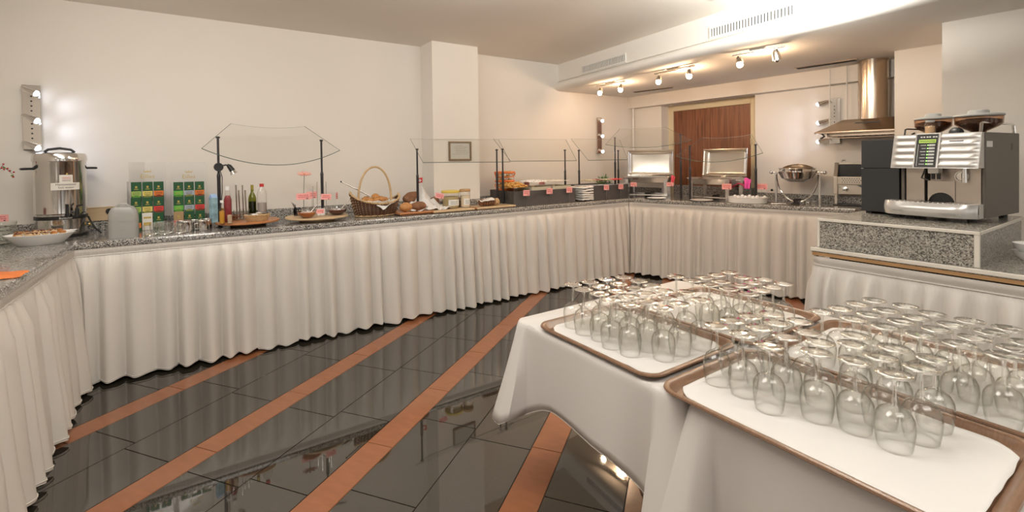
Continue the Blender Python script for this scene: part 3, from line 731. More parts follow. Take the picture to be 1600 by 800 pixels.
# bean hoppers
BEANS = mat('coffee_beans', (.075, .032, .014), .35, var=.5, vscale=120, bump=.9, bscale=95, bdist=.01)
SMOKE = glassmat('amber_hopper_plastic', (.80, .62, .48), (.35, .22, .14), .9)
LIDG = mat('grey_lid', (.42, .42, .41), .35)
def hopper(pxc, pyl, dy, r, lab):
    xc, yc = xM(pxc, 190, dy), dy; zl = Vp(pxc, pyl, nd, no_ + dy).z - zs
    hp_ = put('bean_hopper', M().lathe([(r*.30, hT), (r*.34, hT + .01), (r*.80, zl - .055), (r*.98, zl - .040), (r, zl)], 40, cx=xc, cy=yc, cap=False), SMOKE, cm, smooth=True, label=lab)
    put('coffee_beans', M().lathe([(r*.28, hT + .004), (r*.32, hT + .014), (r*.76, zl - .052), (r*.93, zl - .036), (r*.93, zl - .020), (r*.5, zl - .010), (0, zl - .010)], 40, cx=xc, cy=yc), BEANS, hp_, smooth=True)
    put('hopper_lid', M().lathe([(0, zl), (r*1.03, zl), (r*1.05, zl + .004), (r*1.03, zl + .010), (r*.9, zl + .013), (r*.45, zl + .014), (r*.43, zl + .030), (r*.38, zl + .034), (0, zl + .034)], 40, cx=xc, cy=yc), LIDG, hp_, smooth=True)
hopper(1458, 187, .20, .082, 'left bean hopper with grey lid'); hopper(1529, 182, .20, .096, 'right bean hopper with grey lid')
put('black_knob', M().ball((xM(1493, 200, .06), .07, hT + .005), (.03, .03, .028)), BLACK, cm, smooth=True)
# small glass jar on machine
jx = xM(1452, 200, .05)
jl = cm.matrix_world; jw = Vector((BL.x, BL.y, zs)) + Vector((wd.x*jx + nd.x*.06, wd.y*jx + nd.y*.06, hT))
jr = thing('small_glass_jar', 'small glass jar of light powder standing on top of the coffee machine', 'jar', jw)
put('jar_body', M().lathe([(.022, 0), (.024, .006), (.024, .055), (.018, .065), (.018, .072)], 24), GL, jr, smooth=True)
put('jar_filling', M().lathe([(.021, .002), (.021, .045), (0, .048)], 20), mat('amber_sugar', (.62, .40, .22), .7, var=.2, vscale=80), jr, smooth=True)
put('jar_lid', M().lathe([(.019, .066), (.02, .068), (.02, .078), (0, .079)], 20), mat('grey_lid'), jr, smooth=True)
# milk cooler
FC = Gp(1346, 332.5, zt1); cl = thing('milk_cooler', 'matt black two-part milk cooler left of the coffee machine', 'fridge', (FC.x, FC.y, zt1), PM)
cw = min(.21, (BL - FC.xy).dot(wd) + .03); nc = nd.dot(FC.xy); ch = Vp(1346, 219.5, nd, nc).z - zt1; cs = Vp(1346, 263, nd, nc).z - zt1
MB = mat('matt_black_panel', (.018, .018, .019), .38)
put('cabinet', M().box(0, cw, .012, .36, .012, ch), MB, cl, bevel=.003)
put('door', M().box(0, cw, 0, .012, .014, cs - .002), MB, cl, bevel=.002)
put('upper_drawer', M().box(0, cw, 0, .012, cs + .002, ch), MB, cl, bevel=.002)
put('steel_strip', M().box(-.001, .012, -.001, .012, cs - .002, cs + .002), CHROME, cl)
put('foot', M().box(.01, .04, .03, .33, 0, .012), BLACK, cl); put('foot', M().box(cw - .04, cw - .01, .03, .33, 0, .012), BLACK, cl)
# bowls at the right edge
q = Gp(1613, 410, .92)
for k in range(2):
    b = thing('white_bowl', ('lower' if k == 0 else 'upper') + ' white porcelain bowl of the stack of two at the right edge', 'bowl', (q.x, q.y, .92 + .036*k), 0, 'stacked bowls beside the plinth')
    put('bowl_body', M().lathe([(.028, 0), (.03, .004), (.058, .03), (.066, .052), (.064, .052), (.055, .031), (.026, .008), (0, .007)], 36), WHITE, b, smooth=True)
    put('foot_ring', M().lathe([(.027, -.0), (.031, 0), (.031, .005), (.027, .005)], 24), WHITE, b, smooth=True)
#@@TABLE
# ================================================================== TABLES WITH TRAYS AND GLASSES
TZ = .75
def cloth_table(s0, s1, t0, t1, lab, clab, drop, seed, cornerx, zt=TZ, legs=True, fl=.10):
    """tablecloth: flat top plus hanging sides with corner cones"""
    rc = .03; per = []  # list of (x,y,nx,ny,cornerness) in (s,t)
    def seg(p, q, n, k):
        for i in range(k): f = i/k; per.append((p[0] + (q[0]-p[0])*f, p[1] + (q[1]-p[1])*f, n[0], n[1], min(f, 1-f)*hypot(q[0]-p[0], q[1]-p[1])))
    def arc(cx, cy_, a0, a1, k):
        for i in range(k): a = R(a0 + (a1-a0)*i/k); per.append((cx + rc*cos(a), cy_ + rc*sin(a), cos(a), sin(a), 0))
    seg((s0, t1 - rc), (s0, t0 + rc), (-1, 0), 60); arc(s0 + rc, t0 + rc, 180, 270, 14)
    seg((s0 + rc, t0), (s1 - rc, t0), (0, -1), 50); arc(s1 - rc, t0 + rc, 270, 360, 14)
    seg((s1, t0 + rc), (s1, t1 - rc), (1, 0), 60); arc(s1 - rc, t1 - rc, 0, 90, 14)
    seg((s1 - rc, t1), (s0 + rc, t1), (0, 1), 50); arc(s0 + rc, t1 - rc, 90, 180, 14)
    rows = [0, .02, .05, .1, .2, .35, .5, .65, .8, .9, 1.]
    V = []; n = len(per)
    dc = [p[4] for p in per]
    for i, (x, y, nx, ny, _) in enumerate(per):
        # distance to nearest corner
        d = min(hypot(x - cx, y - cy_) for cx, cy_ in ((s0, t0), (s1, t0), (s0, t1), (s1, t1)))
        near = max(0, 1 - d/.24)
        dd = drop*(1 + cornerx*near**1.3) 
        for v in rows:
            z = zt - dd*v + .003*noise.noise(Vector((x*6, y*6, v*3 + seed)))
            fold = near*(1 if d < .07 else -.35*sin(pi*min(1, (d-.07)/.17))*1.2)
            o_ = .004 + v*(.012 + .012*sin(x*9 + y*11 + seed)) + v**1.15*fl*fold + (.006*(1 - (1-min(1, v/.05))**2))
            q = pa(x + nx*o_, y + ny*o_, z - (0 if v > 0 else 0)); V.append(tuple(q))
    m = M(); k = len(rows)
    fs = [(i*k+j, i*k+j+1, ((i+1) % n)*k+j+1, ((i+1) % n)*k+j) for i in range(n) for j in range(k-1)]
    fs.append(tuple(i*k for i in range(n)))
    m.add(V, fs); me = m.mesh('tablecloth', LINEN); me.shade_smooth(); sharp(me, 60)
    o = put('tablecloth', me, None, solid=.0015); tag(o, clab, 'tablecloth')
    hm = [V[i*k + k-1] for i in range(0, n, 2)]
    put('hem', M().tube(hm, .0015, 5, closed=True), LINEN, o, smooth=True)
    tb = thing('buffet_table', lab, 'table', pa((s0+s1)/2, (t0+t1)/2), PA)
    hx, hy = (s1-s0)/2 - .012, (t1-t0)/2 - .012
    put('tabletop', M().box(-hx, hx, -hy, hy, zt - .035, zt - .004), WOOD, tb)
    ox = .05
    put('column', M().cyl((ox, 0, .03), (ox, 0, zt - .035), .035, n=24), mat('red_brown_leg', (.16, .06, .03), .4), tb, smooth=True)
    put('foot_plate', M().lathe([(.20, 0), (.20, .008), (.05, .03), (0, .03)], 36, cx=ox), mat('red_brown_leg'), tb, smooth=True)
    return o
cloth_table(1.80, 2.88, 2.42, 3.225, 'serving table under the first white cloth, nearer the pleated skirts', 'white tablecloth hanging over the glass table end nearest the buffet', .29, 3, .45)
cloth_table(1.80, 2.88, 3.262, 4.7, 'serving table under the second white cloth, at the lower right', 'white tablecloth with a long pointed corner fold in front, lower right', .46, 9, .25, fl=.19)
# trays
def tray(s0, s1, t0, t1, lab, clab, seed):
    cx, cyy = (s0+s1)/2, (t0+t1)/2; w, l = s1-s0, t1-t0
    P = pa(cx, cyy, TZ + .002); t = thing('serving_tray', lab, 'tray', P, PA, 'brown serving trays full of glasses')
    # local x = s, local y = -t
    lev = [(0, .012, 0), (.0, .012, 0), (-.018, 0.02, .0), (-.006, .03, .018), (.0, .035, .021), (.008, .04, .0205), (.008, .04, .017), (-.004, .035, .013)]
    prof = [(-.034, .0), (-.026, .003), (-.012, .016), (-.007, .0205), (.0, .0225), (.007, .0205), (.009, .016), (.004, .012), (-.006, .010), (-.024, -.0)]
    m = M(); rings = []
    for o_, z in prof:
        rr = rrect(-w/2 - o_, w/2 + o_, -l/2 - o_, l/2 + o_, .055 + o_, 8); rings.append([(p[0], p[1], z) for p in rr])
    n = len(rings[0]); V = [p for r in rings for p in r]; fs = []
    for k in range(len(rings)-1):
        for i in range(n): fs.append((k*n+i, k*n+(i+1) % n, (k+1)*n+(i+1) % n, (k+1)*n+i))
    fs.append(tuple(range(n)))
    m.add(V, fs); put('rim', m, TRAYM, t, smooth=True)
    rr = rrect(-w/2 + .02, w/2 - .02, -l/2 + .02, l/2 - .02, .05, 8)
    put('tray_floor', M().prism(rr, -.0005, .002), TRAYM, t)
    # paper/cloth liner with ragged edges, resting in the tray
    rnd = random.Random(seed); N = 44
    def lin(u, v):
        x = (u - .5)*(w - .052); y = (v - .5)*(l - .052)
        ed = min(u, 1-u, v, 1-v); k = noise.noise(Vector((x*14 + seed, y*14, 0)))
        cc = min(hypot(x - a*(w/2-.026), y - b*(l/2-.026)) for a in (-1, 1) for b in (-1, 1))
        if ed < .02: x *= 1 - .010*(k + .6); y *= 1 - .008*(k + .6)
        f = max(0, 1 - cc/.05); x *= 1 - .10*f; y *= 1 - .07*f
        z = .0035 + .0009*noise.noise(Vector((x*8, y*8, seed))) + max(0, .02 - ed)*.18*(1 + k)
        return (x, y, z)
    ln = put('tray_liner', M().grid(lin, 36, 44), NAPK, None, smooth=True, solid=.001, loc=(P.x, P.y, P.z + .0005), rot=(0, 0, PA))
    tag(ln, clab, 'napkin')
    return t
tray(1.795, 2.255, 2.565, 3.135, 'brown tray at the left end of the table, front row', 'white cloth lining the front left tray', 1)
tray(1.775, 2.245, 3.178, 3.86, 'brown tray in the foreground, lower right', 'white creased cloth lining the foreground tray', 2)
tray(2.285, 2.80, 2.61, 3.178, 'brown tray behind the front left tray, towards the pleated skirts', 'white cloth lining the rear left tray', 3)
tray(2.275, 2.80, 3.215, 3.93, 'brown tray behind the foreground tray, at the right', 'white cloth lining the rear right tray', 4)
# glasses
pix = '''897.5,446 915,453 924,442 950,437.5 976,434 941,449 969,444.5 937.5,460 962.5,455.5 991,451 999,440 1019,447 985,464 1011,459 954,467.5 980,475.5 1010,472 1041,454 1039,465.5 1066,456 1031,480 1059,474.5 1095,469.5
1056,434 1080,439 1104,435 1103,447 1129,441 1135,452 1120,430 1140,426 1161,434 1157,445 1177,443 1195,438 1165,460 1194,454 1210,450 1231,446
1120,510 1179,495 1149,502 1210,489 1187,512 1248,500 1217,505 1161,523 1201,541 1230,527 1265,522 1304,538 1282,546.5
1284,488 1314,483 1340,475.5 1366,470 1415,479 1386,486 1360,492.5 1334,499 1457,491 1431,497.5 1407,502.5 1381,511 1516,502.5 1490,509 1465,516 1437,526 1575,514 1550,521 1525,530 1497,540 1600,536 1582,546 1567,559 1460,562.5 1432,574 1397,585 1397,545 1370,555 1336,565 1340,527.5 1312,537.5'''.split()
gp = []
for w_ in pix:
    x, y = map(float, w_.split(',')); s_, t_ = st(Gp(x, y, TZ + .005 + .17)); gp.append([s_, t_])
gp += [[2.56, 3.83], [2.47, 3.87], [2.12, 3.775 - .01]][:2]
for it in range(60):
    for i in range(len(gp)):
        for j in range(i):
            dx, dy = gp[i][0]-gp[j][0], gp[i][1]-gp[j][1]; d = hypot(dx, dy)
            if d < .0797:
                k = (.0797 - d)/2/max(d, 1e-4); gp[i][0] += dx*k; gp[i][1] += dy*k; gp[j][0] -= dx*k; gp[j][1] -= dy*k
boxes = [(1.795, 2.255, 2.565, 3.135), (1.775, 2.245, 3.178, 3.86), (2.285, 2.80, 2.61, 3.178), (2.275, 2.80, 3.215, 3.93)]
def which(s, t):
    return min(range(4), key=lambda k: max(0, boxes[k][0]-s, s-boxes[k][1]) + max(0, boxes[k][2]-t, t-boxes[k][3]))
wn = ['front left tray', 'foreground tray', 'rear left tray', 'rear right tray']
for g in gp:
    k = which(*g); b = boxes[k]; g[0] = min(max(g[0], b[0] + .068), b[1] - .068); g[1] = min(max(g[1], b[2] + .068), b[3] - .062); g.append(k)
for it in range(60):
    for i in range(len(gp)):
        for j in range(i):
            dx, dy = gp[i][0]-gp[j][0], gp[i][1]-gp[j][1]; d = hypot(dx, dy)
            if d < .0795:
                k = (.0795 - d)/2/max(d, 1e-4); gp[i][0] += dx*k; gp[i][1] += dy*k; gp[j][0] -= dx*k; gp[j][1] -= dy*k
FOOTG = glassmat('glass_foot', (.98, .98, .96), (.78, .76, .68), 1.0, 3.8)
bowl = [(.0335, 0), (.0368, .02), (.0388, .040), (.0395, .052), (.0372, .070), (.0305, .084), (.020, .092), (.010, .0975), (.0052, .103)]
inner = [(r - .0011, z) for r, z in bowl[:6]] + [(.018, .0895), (.008, .0935), (0, .0945)]
me_b = M().lathe(bowl, 32, cap=False).lathe(inner, 32, cap=False).mesh('bowl', GL, True)
me_s = M().lathe([(.0052, .103), (.0042, .115), (.0040, .135), (.0046, .150), (.008, .160)], 16, cap=False).mesh('stem', FOOTG, True)
me_f = M().lathe([(.008, .160), (.020, .1645), (.0355, .1675), (.0362, .1688), (.0355, .1698), (.018, .1688), (0, .1682)], 36, cap=False).mesh('foot', FOOTG, True)
ordn = ['first', 'second', 'third', 'fourth', 'fifth', 'sixth', 'seventh', 'eighth', 'ninth', 'tenth', 'eleventh', 'twelfth']
g0 = None
for k in range(4):
    L = [g for g in gp if g[2] == k]
    L.sort(key=lambda g: g[0]); cols_ = []
    for g in L:
        if cols_ and g[0] - cols_[-1][0][0] < .05: cols_[-1].append(g)
        else: cols_.append([g])
    for ci, col in enumerate(cols_):
        col.sort(key=lambda g: g[1])
        for ri, g in enumerate(col):
            lab = 'upturned wine glass on the %s, %s row from aisle, %s from left' % (wn[k], ordn[ci], ordn[min(ri, 11)])
            P = pa(g[0], g[1], TZ + .0078)
            if g0 is None:
                g0 = thing('wine_glass', lab, 'wine glass', P, 0, 'upturned wine glasses on the ' + wn[k])
                put('bowl', me_b, None, g0); put('stem', me_s, None, g0); put('foot', me_f, None, g0)
            else: dup(g0, P, random.uniform(0, 6), lab, 'upturned wine glasses on the ' + wn[k])
#@@BUFFET
# ================================================================== BUFFET ITEMS
def ax(px, t, z=TOP): return atA(px, t, z)
def pxm(P): return P.y/F            # metres per pixel near a point
BROWNB = mat('dark_wicker', (.085, .035, .018), .5, var=.4, vscale=60)
CANE = mat('pale_cane', (.55, .38, .20), .45, var=.3, vscale=50)
CRUST = mat('bread_crust', (.50, .235, .075), .6, var=.35, vscale=35, bump=.5, bscale=70, bdist=.004)
CRUSTD = mat('dark_bread_crust', (.22, .10, .045), .75, var=.45, vscale=40, bump=.5, bscale=70, bdist=.004)
CRUMB = mat('bread_crumb', (.55, .36, .19), .85, var=.2, vscale=90, bump=.6, bscale=120)
HONEY = mat('honey', (.48, .13, .015), .08, spec=.6)
JAM = mat('dark_jam', (.09, .012, .008), .1, spec=.6)
GREEN = mat('leaf_green', (.13, .25, .05), .5, var=.5, vscale=40)
# ---- left edge: glass dish stack with pink card, napkin, berry twig
q = Gp(2, 382, TOP)
for k in range(5):
    b = thing('glass_bowl', 'clear glass bowl, %s from the top of the stack at the left edge' % ['fifth', 'fourth', 'third', 'second', 'first'][k], 'bowl', (q.x, q.y, TOP + .024*k), 0, 'stacked glass bowls at the left edge')
    put('bowl_body', M().lathe([(.045, 0), (.05, .004), (.072, .03), (.076, .048), (.074, .048), (.07, .031), (.047, .008), (0, .006)], 36), GLT, b, smooth=True)
    put('rim', M().lathe([(.074, .0465), (.0775, .048), (.074, .050)], 36, cap=False), GLT, b, smooth=True)
def card(P, rz, w, h, lab, stand=.07, tilt=.0, blk=.02, base=True, word=3, low=0., cat='sign', grp='pink food labels on clear stands'):
    t = thing('price_card', lab, cat, P, rz, grp)
    if base: put('clear_stand', M().box(-.011, .011, -.008, .014, 0, blk), ACR, t)
    put('stem', M().cyl((0, .002, 0), (0, .002, stand + h*.3), .0013, n=6), CHROME, t, smooth=True)
    m = M(); m.T = Matrix.Translation((0, 0, stand)) @ Matrix.Rotation(tilt, 4, 'Y')
    m.box(-w/2, w/2, -.001, .0005, 0, h); put('card_face', m, PINK, t)
    m = M(); m.T = Matrix.Translation((0, 0, stand)) @ Matrix.Rotation(tilt, 4, 'Y'); rnd = random.Random(int(P[0]*1000))
    for r in range(2):
        x = -w*.36
        while x < w*.34:
            l = rnd.uniform(.05, .12)*w; m.box(x, min(x + l, w*.4), -.0014, -.001, h*(.62 - .27*r), h*(.62 - .27*r) + h*.13); x += l + w*.035
    put('printed_lines', m, REDINK, t)
    m = M(); m.T = Matrix.Translation((0, 0, stand)) @ Matrix.Rotation(tilt, 4, 'Y'); m.box(w*.20, w*.32, -.0016, -.001, h*.08, h*.22); put('pig_mark', m, INK, t)
    return t
c = card((q.x, q.y, TOP + .144), PA - .35, .085, .045, 'pink label card lying on top of the glass bowls, left edge', stand=.004, base=False)
q = Gp(2, 434, TOP)
o = put('orange_napkin', M().grid(lambda u, v: ((u-.5)*.16, (v-.5)*.16*(1 - .5*u), .004 + .006*noise.noise(Vector((u*3, v*3, 1))) + .012*(v)), 14, 14), mat('orange_paper', (.75, .22, .06), .8), None, smooth=True, solid=.0015, loc=q, rot=(0, 0, .4)); tag(o, 'folded orange napkin cut off by the left edge', 'napkin')
tw = thing('berry_twig', 'twig with red berries and dark leaves reaching in at the left edge', 'plant', (Gp(-40, 330, TOP).x, Gp(-40, 330, TOP).y, TOP))
ve = put('vase', M().lathe([(.035, 0), (.045, .02), (.05, .1), (.03, .18), (.022, .22)], 28), WHITE, tw, smooth=True)
tip = rel(tw, Vp(22, 274, AN, OA - .45)); midp = rel(tw, Vp(4, 259, AN, OA - .45)); midp.z -= 0; pass
br_ = [Vector((0, 0, .18)), midp*.6 + Vector((0, 0, .04)), midp, tip]
put('branch', M().tube(br_, [.003, .0025, .002, .001], 6), mat('twig_bark', (.10, .06, .03), .8), tw, smooth=True)
bm = mat('red_berry', (.45, .02, .02), .25)
for k in range(14):
    f = k/13; P = (midp*.5 + br_[0]*.5).lerp(tip, f) if f < .3 else midp.lerp(tip, (f-.3)/.7); P = P + Vector((random.uniform(-.012, .012), random.uniform(-.01, .01), random.uniform(-.012, .012)))
    put('berry' if k % 3 else 'leaf', M().ball(P, .006 if k % 3 else (.010, .004, .006), 10, 6), bm if k % 3 else GREEN, tw, smooth=True)
# ---- oval dish of pastries
P = ax(61, -.13); sc = pxm(P); rx = 41*sc; ry = .12
d = thing('oval_dish', 'white oval porcelain dish full of brown and cream pastries', 'dish', P, PA)
put('dish_body', M().lathe([(.62, 0), (.66, .003), (.93, .055), (1.0, .068), (.985, .070), (.90, .056), (.62, .010), (0, .008)], 56, rx, ry), WHITE, d, smooth=True)
put('foot_ring', M().lathe([(.55, 0), (.62, 0), (.62, .006), (.55, .006)], 40, rx, ry), WHITE, d, smooth=True)
ch = mat('chocolate_glaze', (.13, .035, .012), .3, var=.3); cr = mat('cream_filling', (.74, .52, .28), .6, var=.2, vscale=50); og = mat('golden_pastry', (.55, .25, .06), .45, var=.4, vscale=50, bump=.4)
rnd = random.Random(4)
for r in range(3):
    for k in range(7 - r):
        x = (k - (6-r)/2)*.038*1.02 + rnd.uniform(-.004, .004); y = (r-1)*.055 + rnd.uniform(-.006, .006)
        if (x/(rx*.85))**2 + (y/(ry*.85))**2 > 1: x *= .8; y *= .7
        w_ = Matrix.Rotation(PA, 3, 'Z') @ Vector((x, y, 0)) + P
        kind = rnd.choice([0, 0, 0, 1]) if k < 5 else 2
        t = thing('pastry', '%s pastry, %s from the left in the %s row of the oval dish' % (['chocolate glazed', 'dark round', 'golden'][kind], ordn[k], ['front', 'middle', 'back'][r]), 'pastry', (w_.x, w_.y, TOP + .058 + .008*(r == 1) + .006*(r == 2)), rnd.uniform(0, 3), 'pastries in the oval dish')
        put('dough', M().ball((0, 0, .012), (.022, .015, .013), 16, 8, .25, k + r*7, 2), [cr, og, og][kind], t, smooth=True)
        put('glaze', M().ball((0, 0, .016), (.020, .013, .0105), 16, 8, .3, k*3 + r, 3), [ch, ch, mat('orange_glaze', (.42, .14, .03), .25, var=.4, vscale=60)][kind], t, smooth=True)
tg = thing('serving_tongs', 'steel tongs lying on the pastries', 'tongs', Matrix.Rotation(PA, 3, 'Z') @ Vector((.06, -.01, 0)) + P + Vector((0, 0, .078)), PA + .15)
put('tong_arm', M().box(-.02, .12, -.008, -.003, 0, .002), STEEL, tg, bevel=.001); put('tong_arm', M().box(-.02, .12, .003, .008, .0, .002), STEEL, tg, bevel=.001); put('tong_joint', M().cyl((.12, 0, 0), (.12, 0, .003), .008, n=12), STEEL, tg)
# ---- hot water urn
P = ax(95, -.50); r = .140; hz_ = zA(95, 251, -.50) - TOP
u = thing('hot_water_urn', 'tall polished steel hot water urn with black tap and paper label', 'urn', P, PA + .42)
put('base', M().lathe([(r*1.0, 0), (r*1.02, .004), (r*1.02, .022), (r*.98, .026)], 64), BLACK, u, smooth=True)
put('body', M().lathe([(r*.96, .026), (r*.96, .16), (r*.965, .165), (r, .17), (r, hz_ - .01), (r*1.015, hz_ - .006), (r*1.02, hz_)], 72, cap=True), STEELW, u, smooth=True)
put('band', M().lathe([(r*1.004, .128), (r*1.012, .129), (r*1.012, .150), (r*1.004, .151)], 72, cap=False), BLACK, u, smooth=True)
put('lid', M().lathe([(r*1.04, hz_ - .004), (r*1.045, hz_ + .004), (r*1.03, hz_ + .035), (r*.97, hz_ + .050), (r*.45, hz_ + .060), (0, hz_ + .062)], 72), STEELW, u, smooth=True)
put('lid_handle', M().tube([(-.08, 0, hz_ + .060), (-.06, 0, hz_ + .078), (0, 0, hz_ + .088), (.06, 0, hz_ + .078), (.08, 0, hz_ + .060)], .009, 10), BLACK, u, smooth=True)
for sx_, nm in ((-1, 'left'), (1, 'right')):
    h_ = put('side_handle', M().tube([(sx_*r*.98, -.02, hz_ - .055), (sx_*(r + .03), -.03, hz_ - .055), (sx_*(r + .055), -.015, hz_ - .056), (sx_*(r + .055), .015, hz_ - .056), (sx_*(r + .03), .03, hz_ - .055), (sx_*r*.98, .02, hz_ - .055)], .008, 10), BLACK, u, smooth=True)
def wrap(name, r_, a0, a1, z0, z1, m_, par, zf=None):
    def fn(uu, vv):
        a = a0 + (a1-a0)*uu; return (r_*sin(a), -r_*cos(a), z0 + (z1-z0)*vv)
    return put(name, M().grid(fn, 20, 2), m_, par, smooth=True)
PAPER = mat('label_paper', (.78, .75, .68), .6)
lab = wrap('paper_label', r + .0015, -.60, .52, .335, .385, PAPER, u)
lab2 = wrap('paper_label', r + .001, -.28, .22, .385, .44, PAPER, u)
def arctext(body, size, z, r_, m_, par, a_c=0., nm='label_print'):
    cu = bpy.data.curves.new(nm, 'FONT'); cu.body = body; cu.size = size; cu.align_x = 'CENTER'; cu.align_y = 'CENTER'; cu.resolution_u = 2
    t = bpy.data.objects.new('tmp', cu); C.objects.link(t); me = bpy.data.meshes.new_from_object(t.evaluated_get(bpy.context.evaluated_depsgraph_get())); bpy.data.objects.remove(t)
    for v in me.vertices:
        a = a_c + v.co.x/r_; v.co = (r_*sin(a), -r_*cos(a), z + v.co.y)
    me.materials.clear(); me.materials.append(m_); me.name = nm
    return put(nm, me, None, par)
arctext('Heisswasser', .0225, .373, r + .0025, INK, lab, -.03); arctext('hot water', .021, .352, r + .0025, INK, lab, -.03)
for k in range(3): wrap('label_line', r + .002, -.18, .14, .398 + .011*k, .401 + .011*k, REDINK if k else INK, lab2)
wrap('label_crest', r + .002, -.03, .03, .440, .452, mat('gold_print', (.55, .40, .10), .4), lab2)
arctext('Bartscher', .018, .139, r*1.012 + .001, PAPER, u, -.08, 'band_lettering')
tp = put('tap_body', M().tube([(0.04, -r*.95, .175), (.04, -r - .03, .175)], .012, 12), BLACK, u, smooth=True)
tp2 = put('tap_valve', M().cyl((.04, -r - .032, .145), (.04, -r - .032, .205), .013, .011, 14), BLACK, u, smooth=True)
put('tap_lever', M().tube([(.04, -r - .032, .205), (.04, -r - .034, .222), (.07, -r - .04, .228)], .006, 8), BLACK, u, smooth=True)
put('level_gauge', M().cyl((-.005, -r - .008, .150), (-.005, -r - .008, .235), .008, n=12), BLACK, u, smooth=True)
put('thermostat_knob', M().cyl((r*.96, -.05, .075), (r*.96 + .02, -.055, .075), .012, n=12), mat('brass', (.6, .42, .15), .3, 1), u, smooth=True)
# ---- cable with plug, socket, wooden board
q0 = ax(137, -.55); q1 = ax(172, -.70)
L0 = [Vector((q0.x, q0.y, TOP + .10)), Vector(ax(143, -.52, TOP + .05)), Vector(ax(152, -.45, TOP + .010)), Vector(ax(157, -.42, TOP + .008))]
o = put('power_cable', M().tube([tuple(p) for p in [ax(137, -.5, TOP + .13), ax(140, -.48, TOP + .10), ax(147, -.44, TOP + .05), ax(157, -.42, TOP + .010)]], .006, 8), BLACK, None, smooth=True); tag(o, 'short black cable hanging down to the worktop beside the urn', 'cable')
z3 = zA(170, 332, -.70)
pc_ = thing('mains_cable', 'black power cord with plug in the wall socket right of the urn', 'cable', ax(170, -.70, z3), PA)
pts = [rel(pc_, p) for p in (ax(133, -.5, TOP + .03), ax(140, -.47, TOP + .008), ax(152, -.5, TOP + .02), ax(163, -.6, TOP + .05), ax(170, -.66, z3 - .012), ax(170, -.70, z3))]
pts = [(p.x, p.y, p.z - z3) for p in pts]
put('cord', M().tube(pts, .0045, 8), BLACK, pc_, smooth=True); put('plug', M().cyl((0, -.005, .01), (0, .035, .01), .022, .020, 16), BLACK, pc_, smooth=True)
sk = thing('wall_socket', 'white double wall socket behind the black plug', 'socket', pa(st(ax(172, -.70))[0], WT + .0205, z3 + .0), PA)
put('cover_plate', M().box(-.06, .07, -.012, 0, -.035, .045), WHITEP, sk, bevel=.003); put('socket_insert', M().cyl((.035, -.013, .005), (.035, -.010, .005), .02, n=20), WHITEP, sk, smooth=True)
bw = thing('wooden_board', 'small light brown wooden board leaning on the wall behind the cord', 'board', pa(st(ax(152, -.70))[0], WT + .021, TOP + .075), PA)
put('board_face', M().box(-.07, .10, -.012, 0, 0, .10), WOODP, bw, bevel=.002)
put('top_batten', M().box(-.075, .13, -.016, 0, .10, .108), WOODP, bw, bevel=.002)
# ---- translucent canister
P = ax(192, -.14); w = 18.5*pxm(P); h = zA(192, 320, -.14) - TOP
TUB = mat('frosted_plastic', (.72, .72, .68), .35, trans=.55, spec=.4)
cn_ = thing('plastic_canister', 'translucent white plastic canister with rounded shoulders in front of the tea packets', 'canister', P, PA)
pf = []
for i in range(17):
    a = R(90*i/16); pf.append((w*(1 - .42*(1 - cos(a))), h*(.62 + .38*sin(a))))
lv = [(1., 0.), (1., .02), (1., .6)] + [(1 - .5*(1 - cos(R(90*i/8))), .62 + .34*sin(R(90*i/8))) for i in range(9)]
V = []; n = 28; base = rrect(-w, w, -.045, .045, .03, 6)
for k, z in lv:
    for p in base: V.append((p[0]*k, p[1]*k, z*h))
n = len(base); m = M(); fs = [(k*n+i, k*n+(i+1) % n, (k+1)*n+(i+1) % n, (k+1)*n+i) for k in range(len(lv)-1) for i in range(n)] + [tuple(range(n))[::-1], tuple(range((len(lv)-1)*n, len(lv)*n))]
m.add(V, fs); put('canister_body', m, TUB, cn_, smooth=True)
put('moulded_grip', M().tube([(-w*.4, -.02, h*.96), (-w*.2, -.02, h*1.03), (w*.2, -.02, h*1.03), (w*.4, -.02, h*.96)], .007, 8), TUB, cn_, smooth=True)
for z in (.25, .5): put('moulded_line', M().prism(rrect(-w*1.008, w*1.008, -.046, .046, .031, 5), z*h, z*h + .004), TUB, cn_)
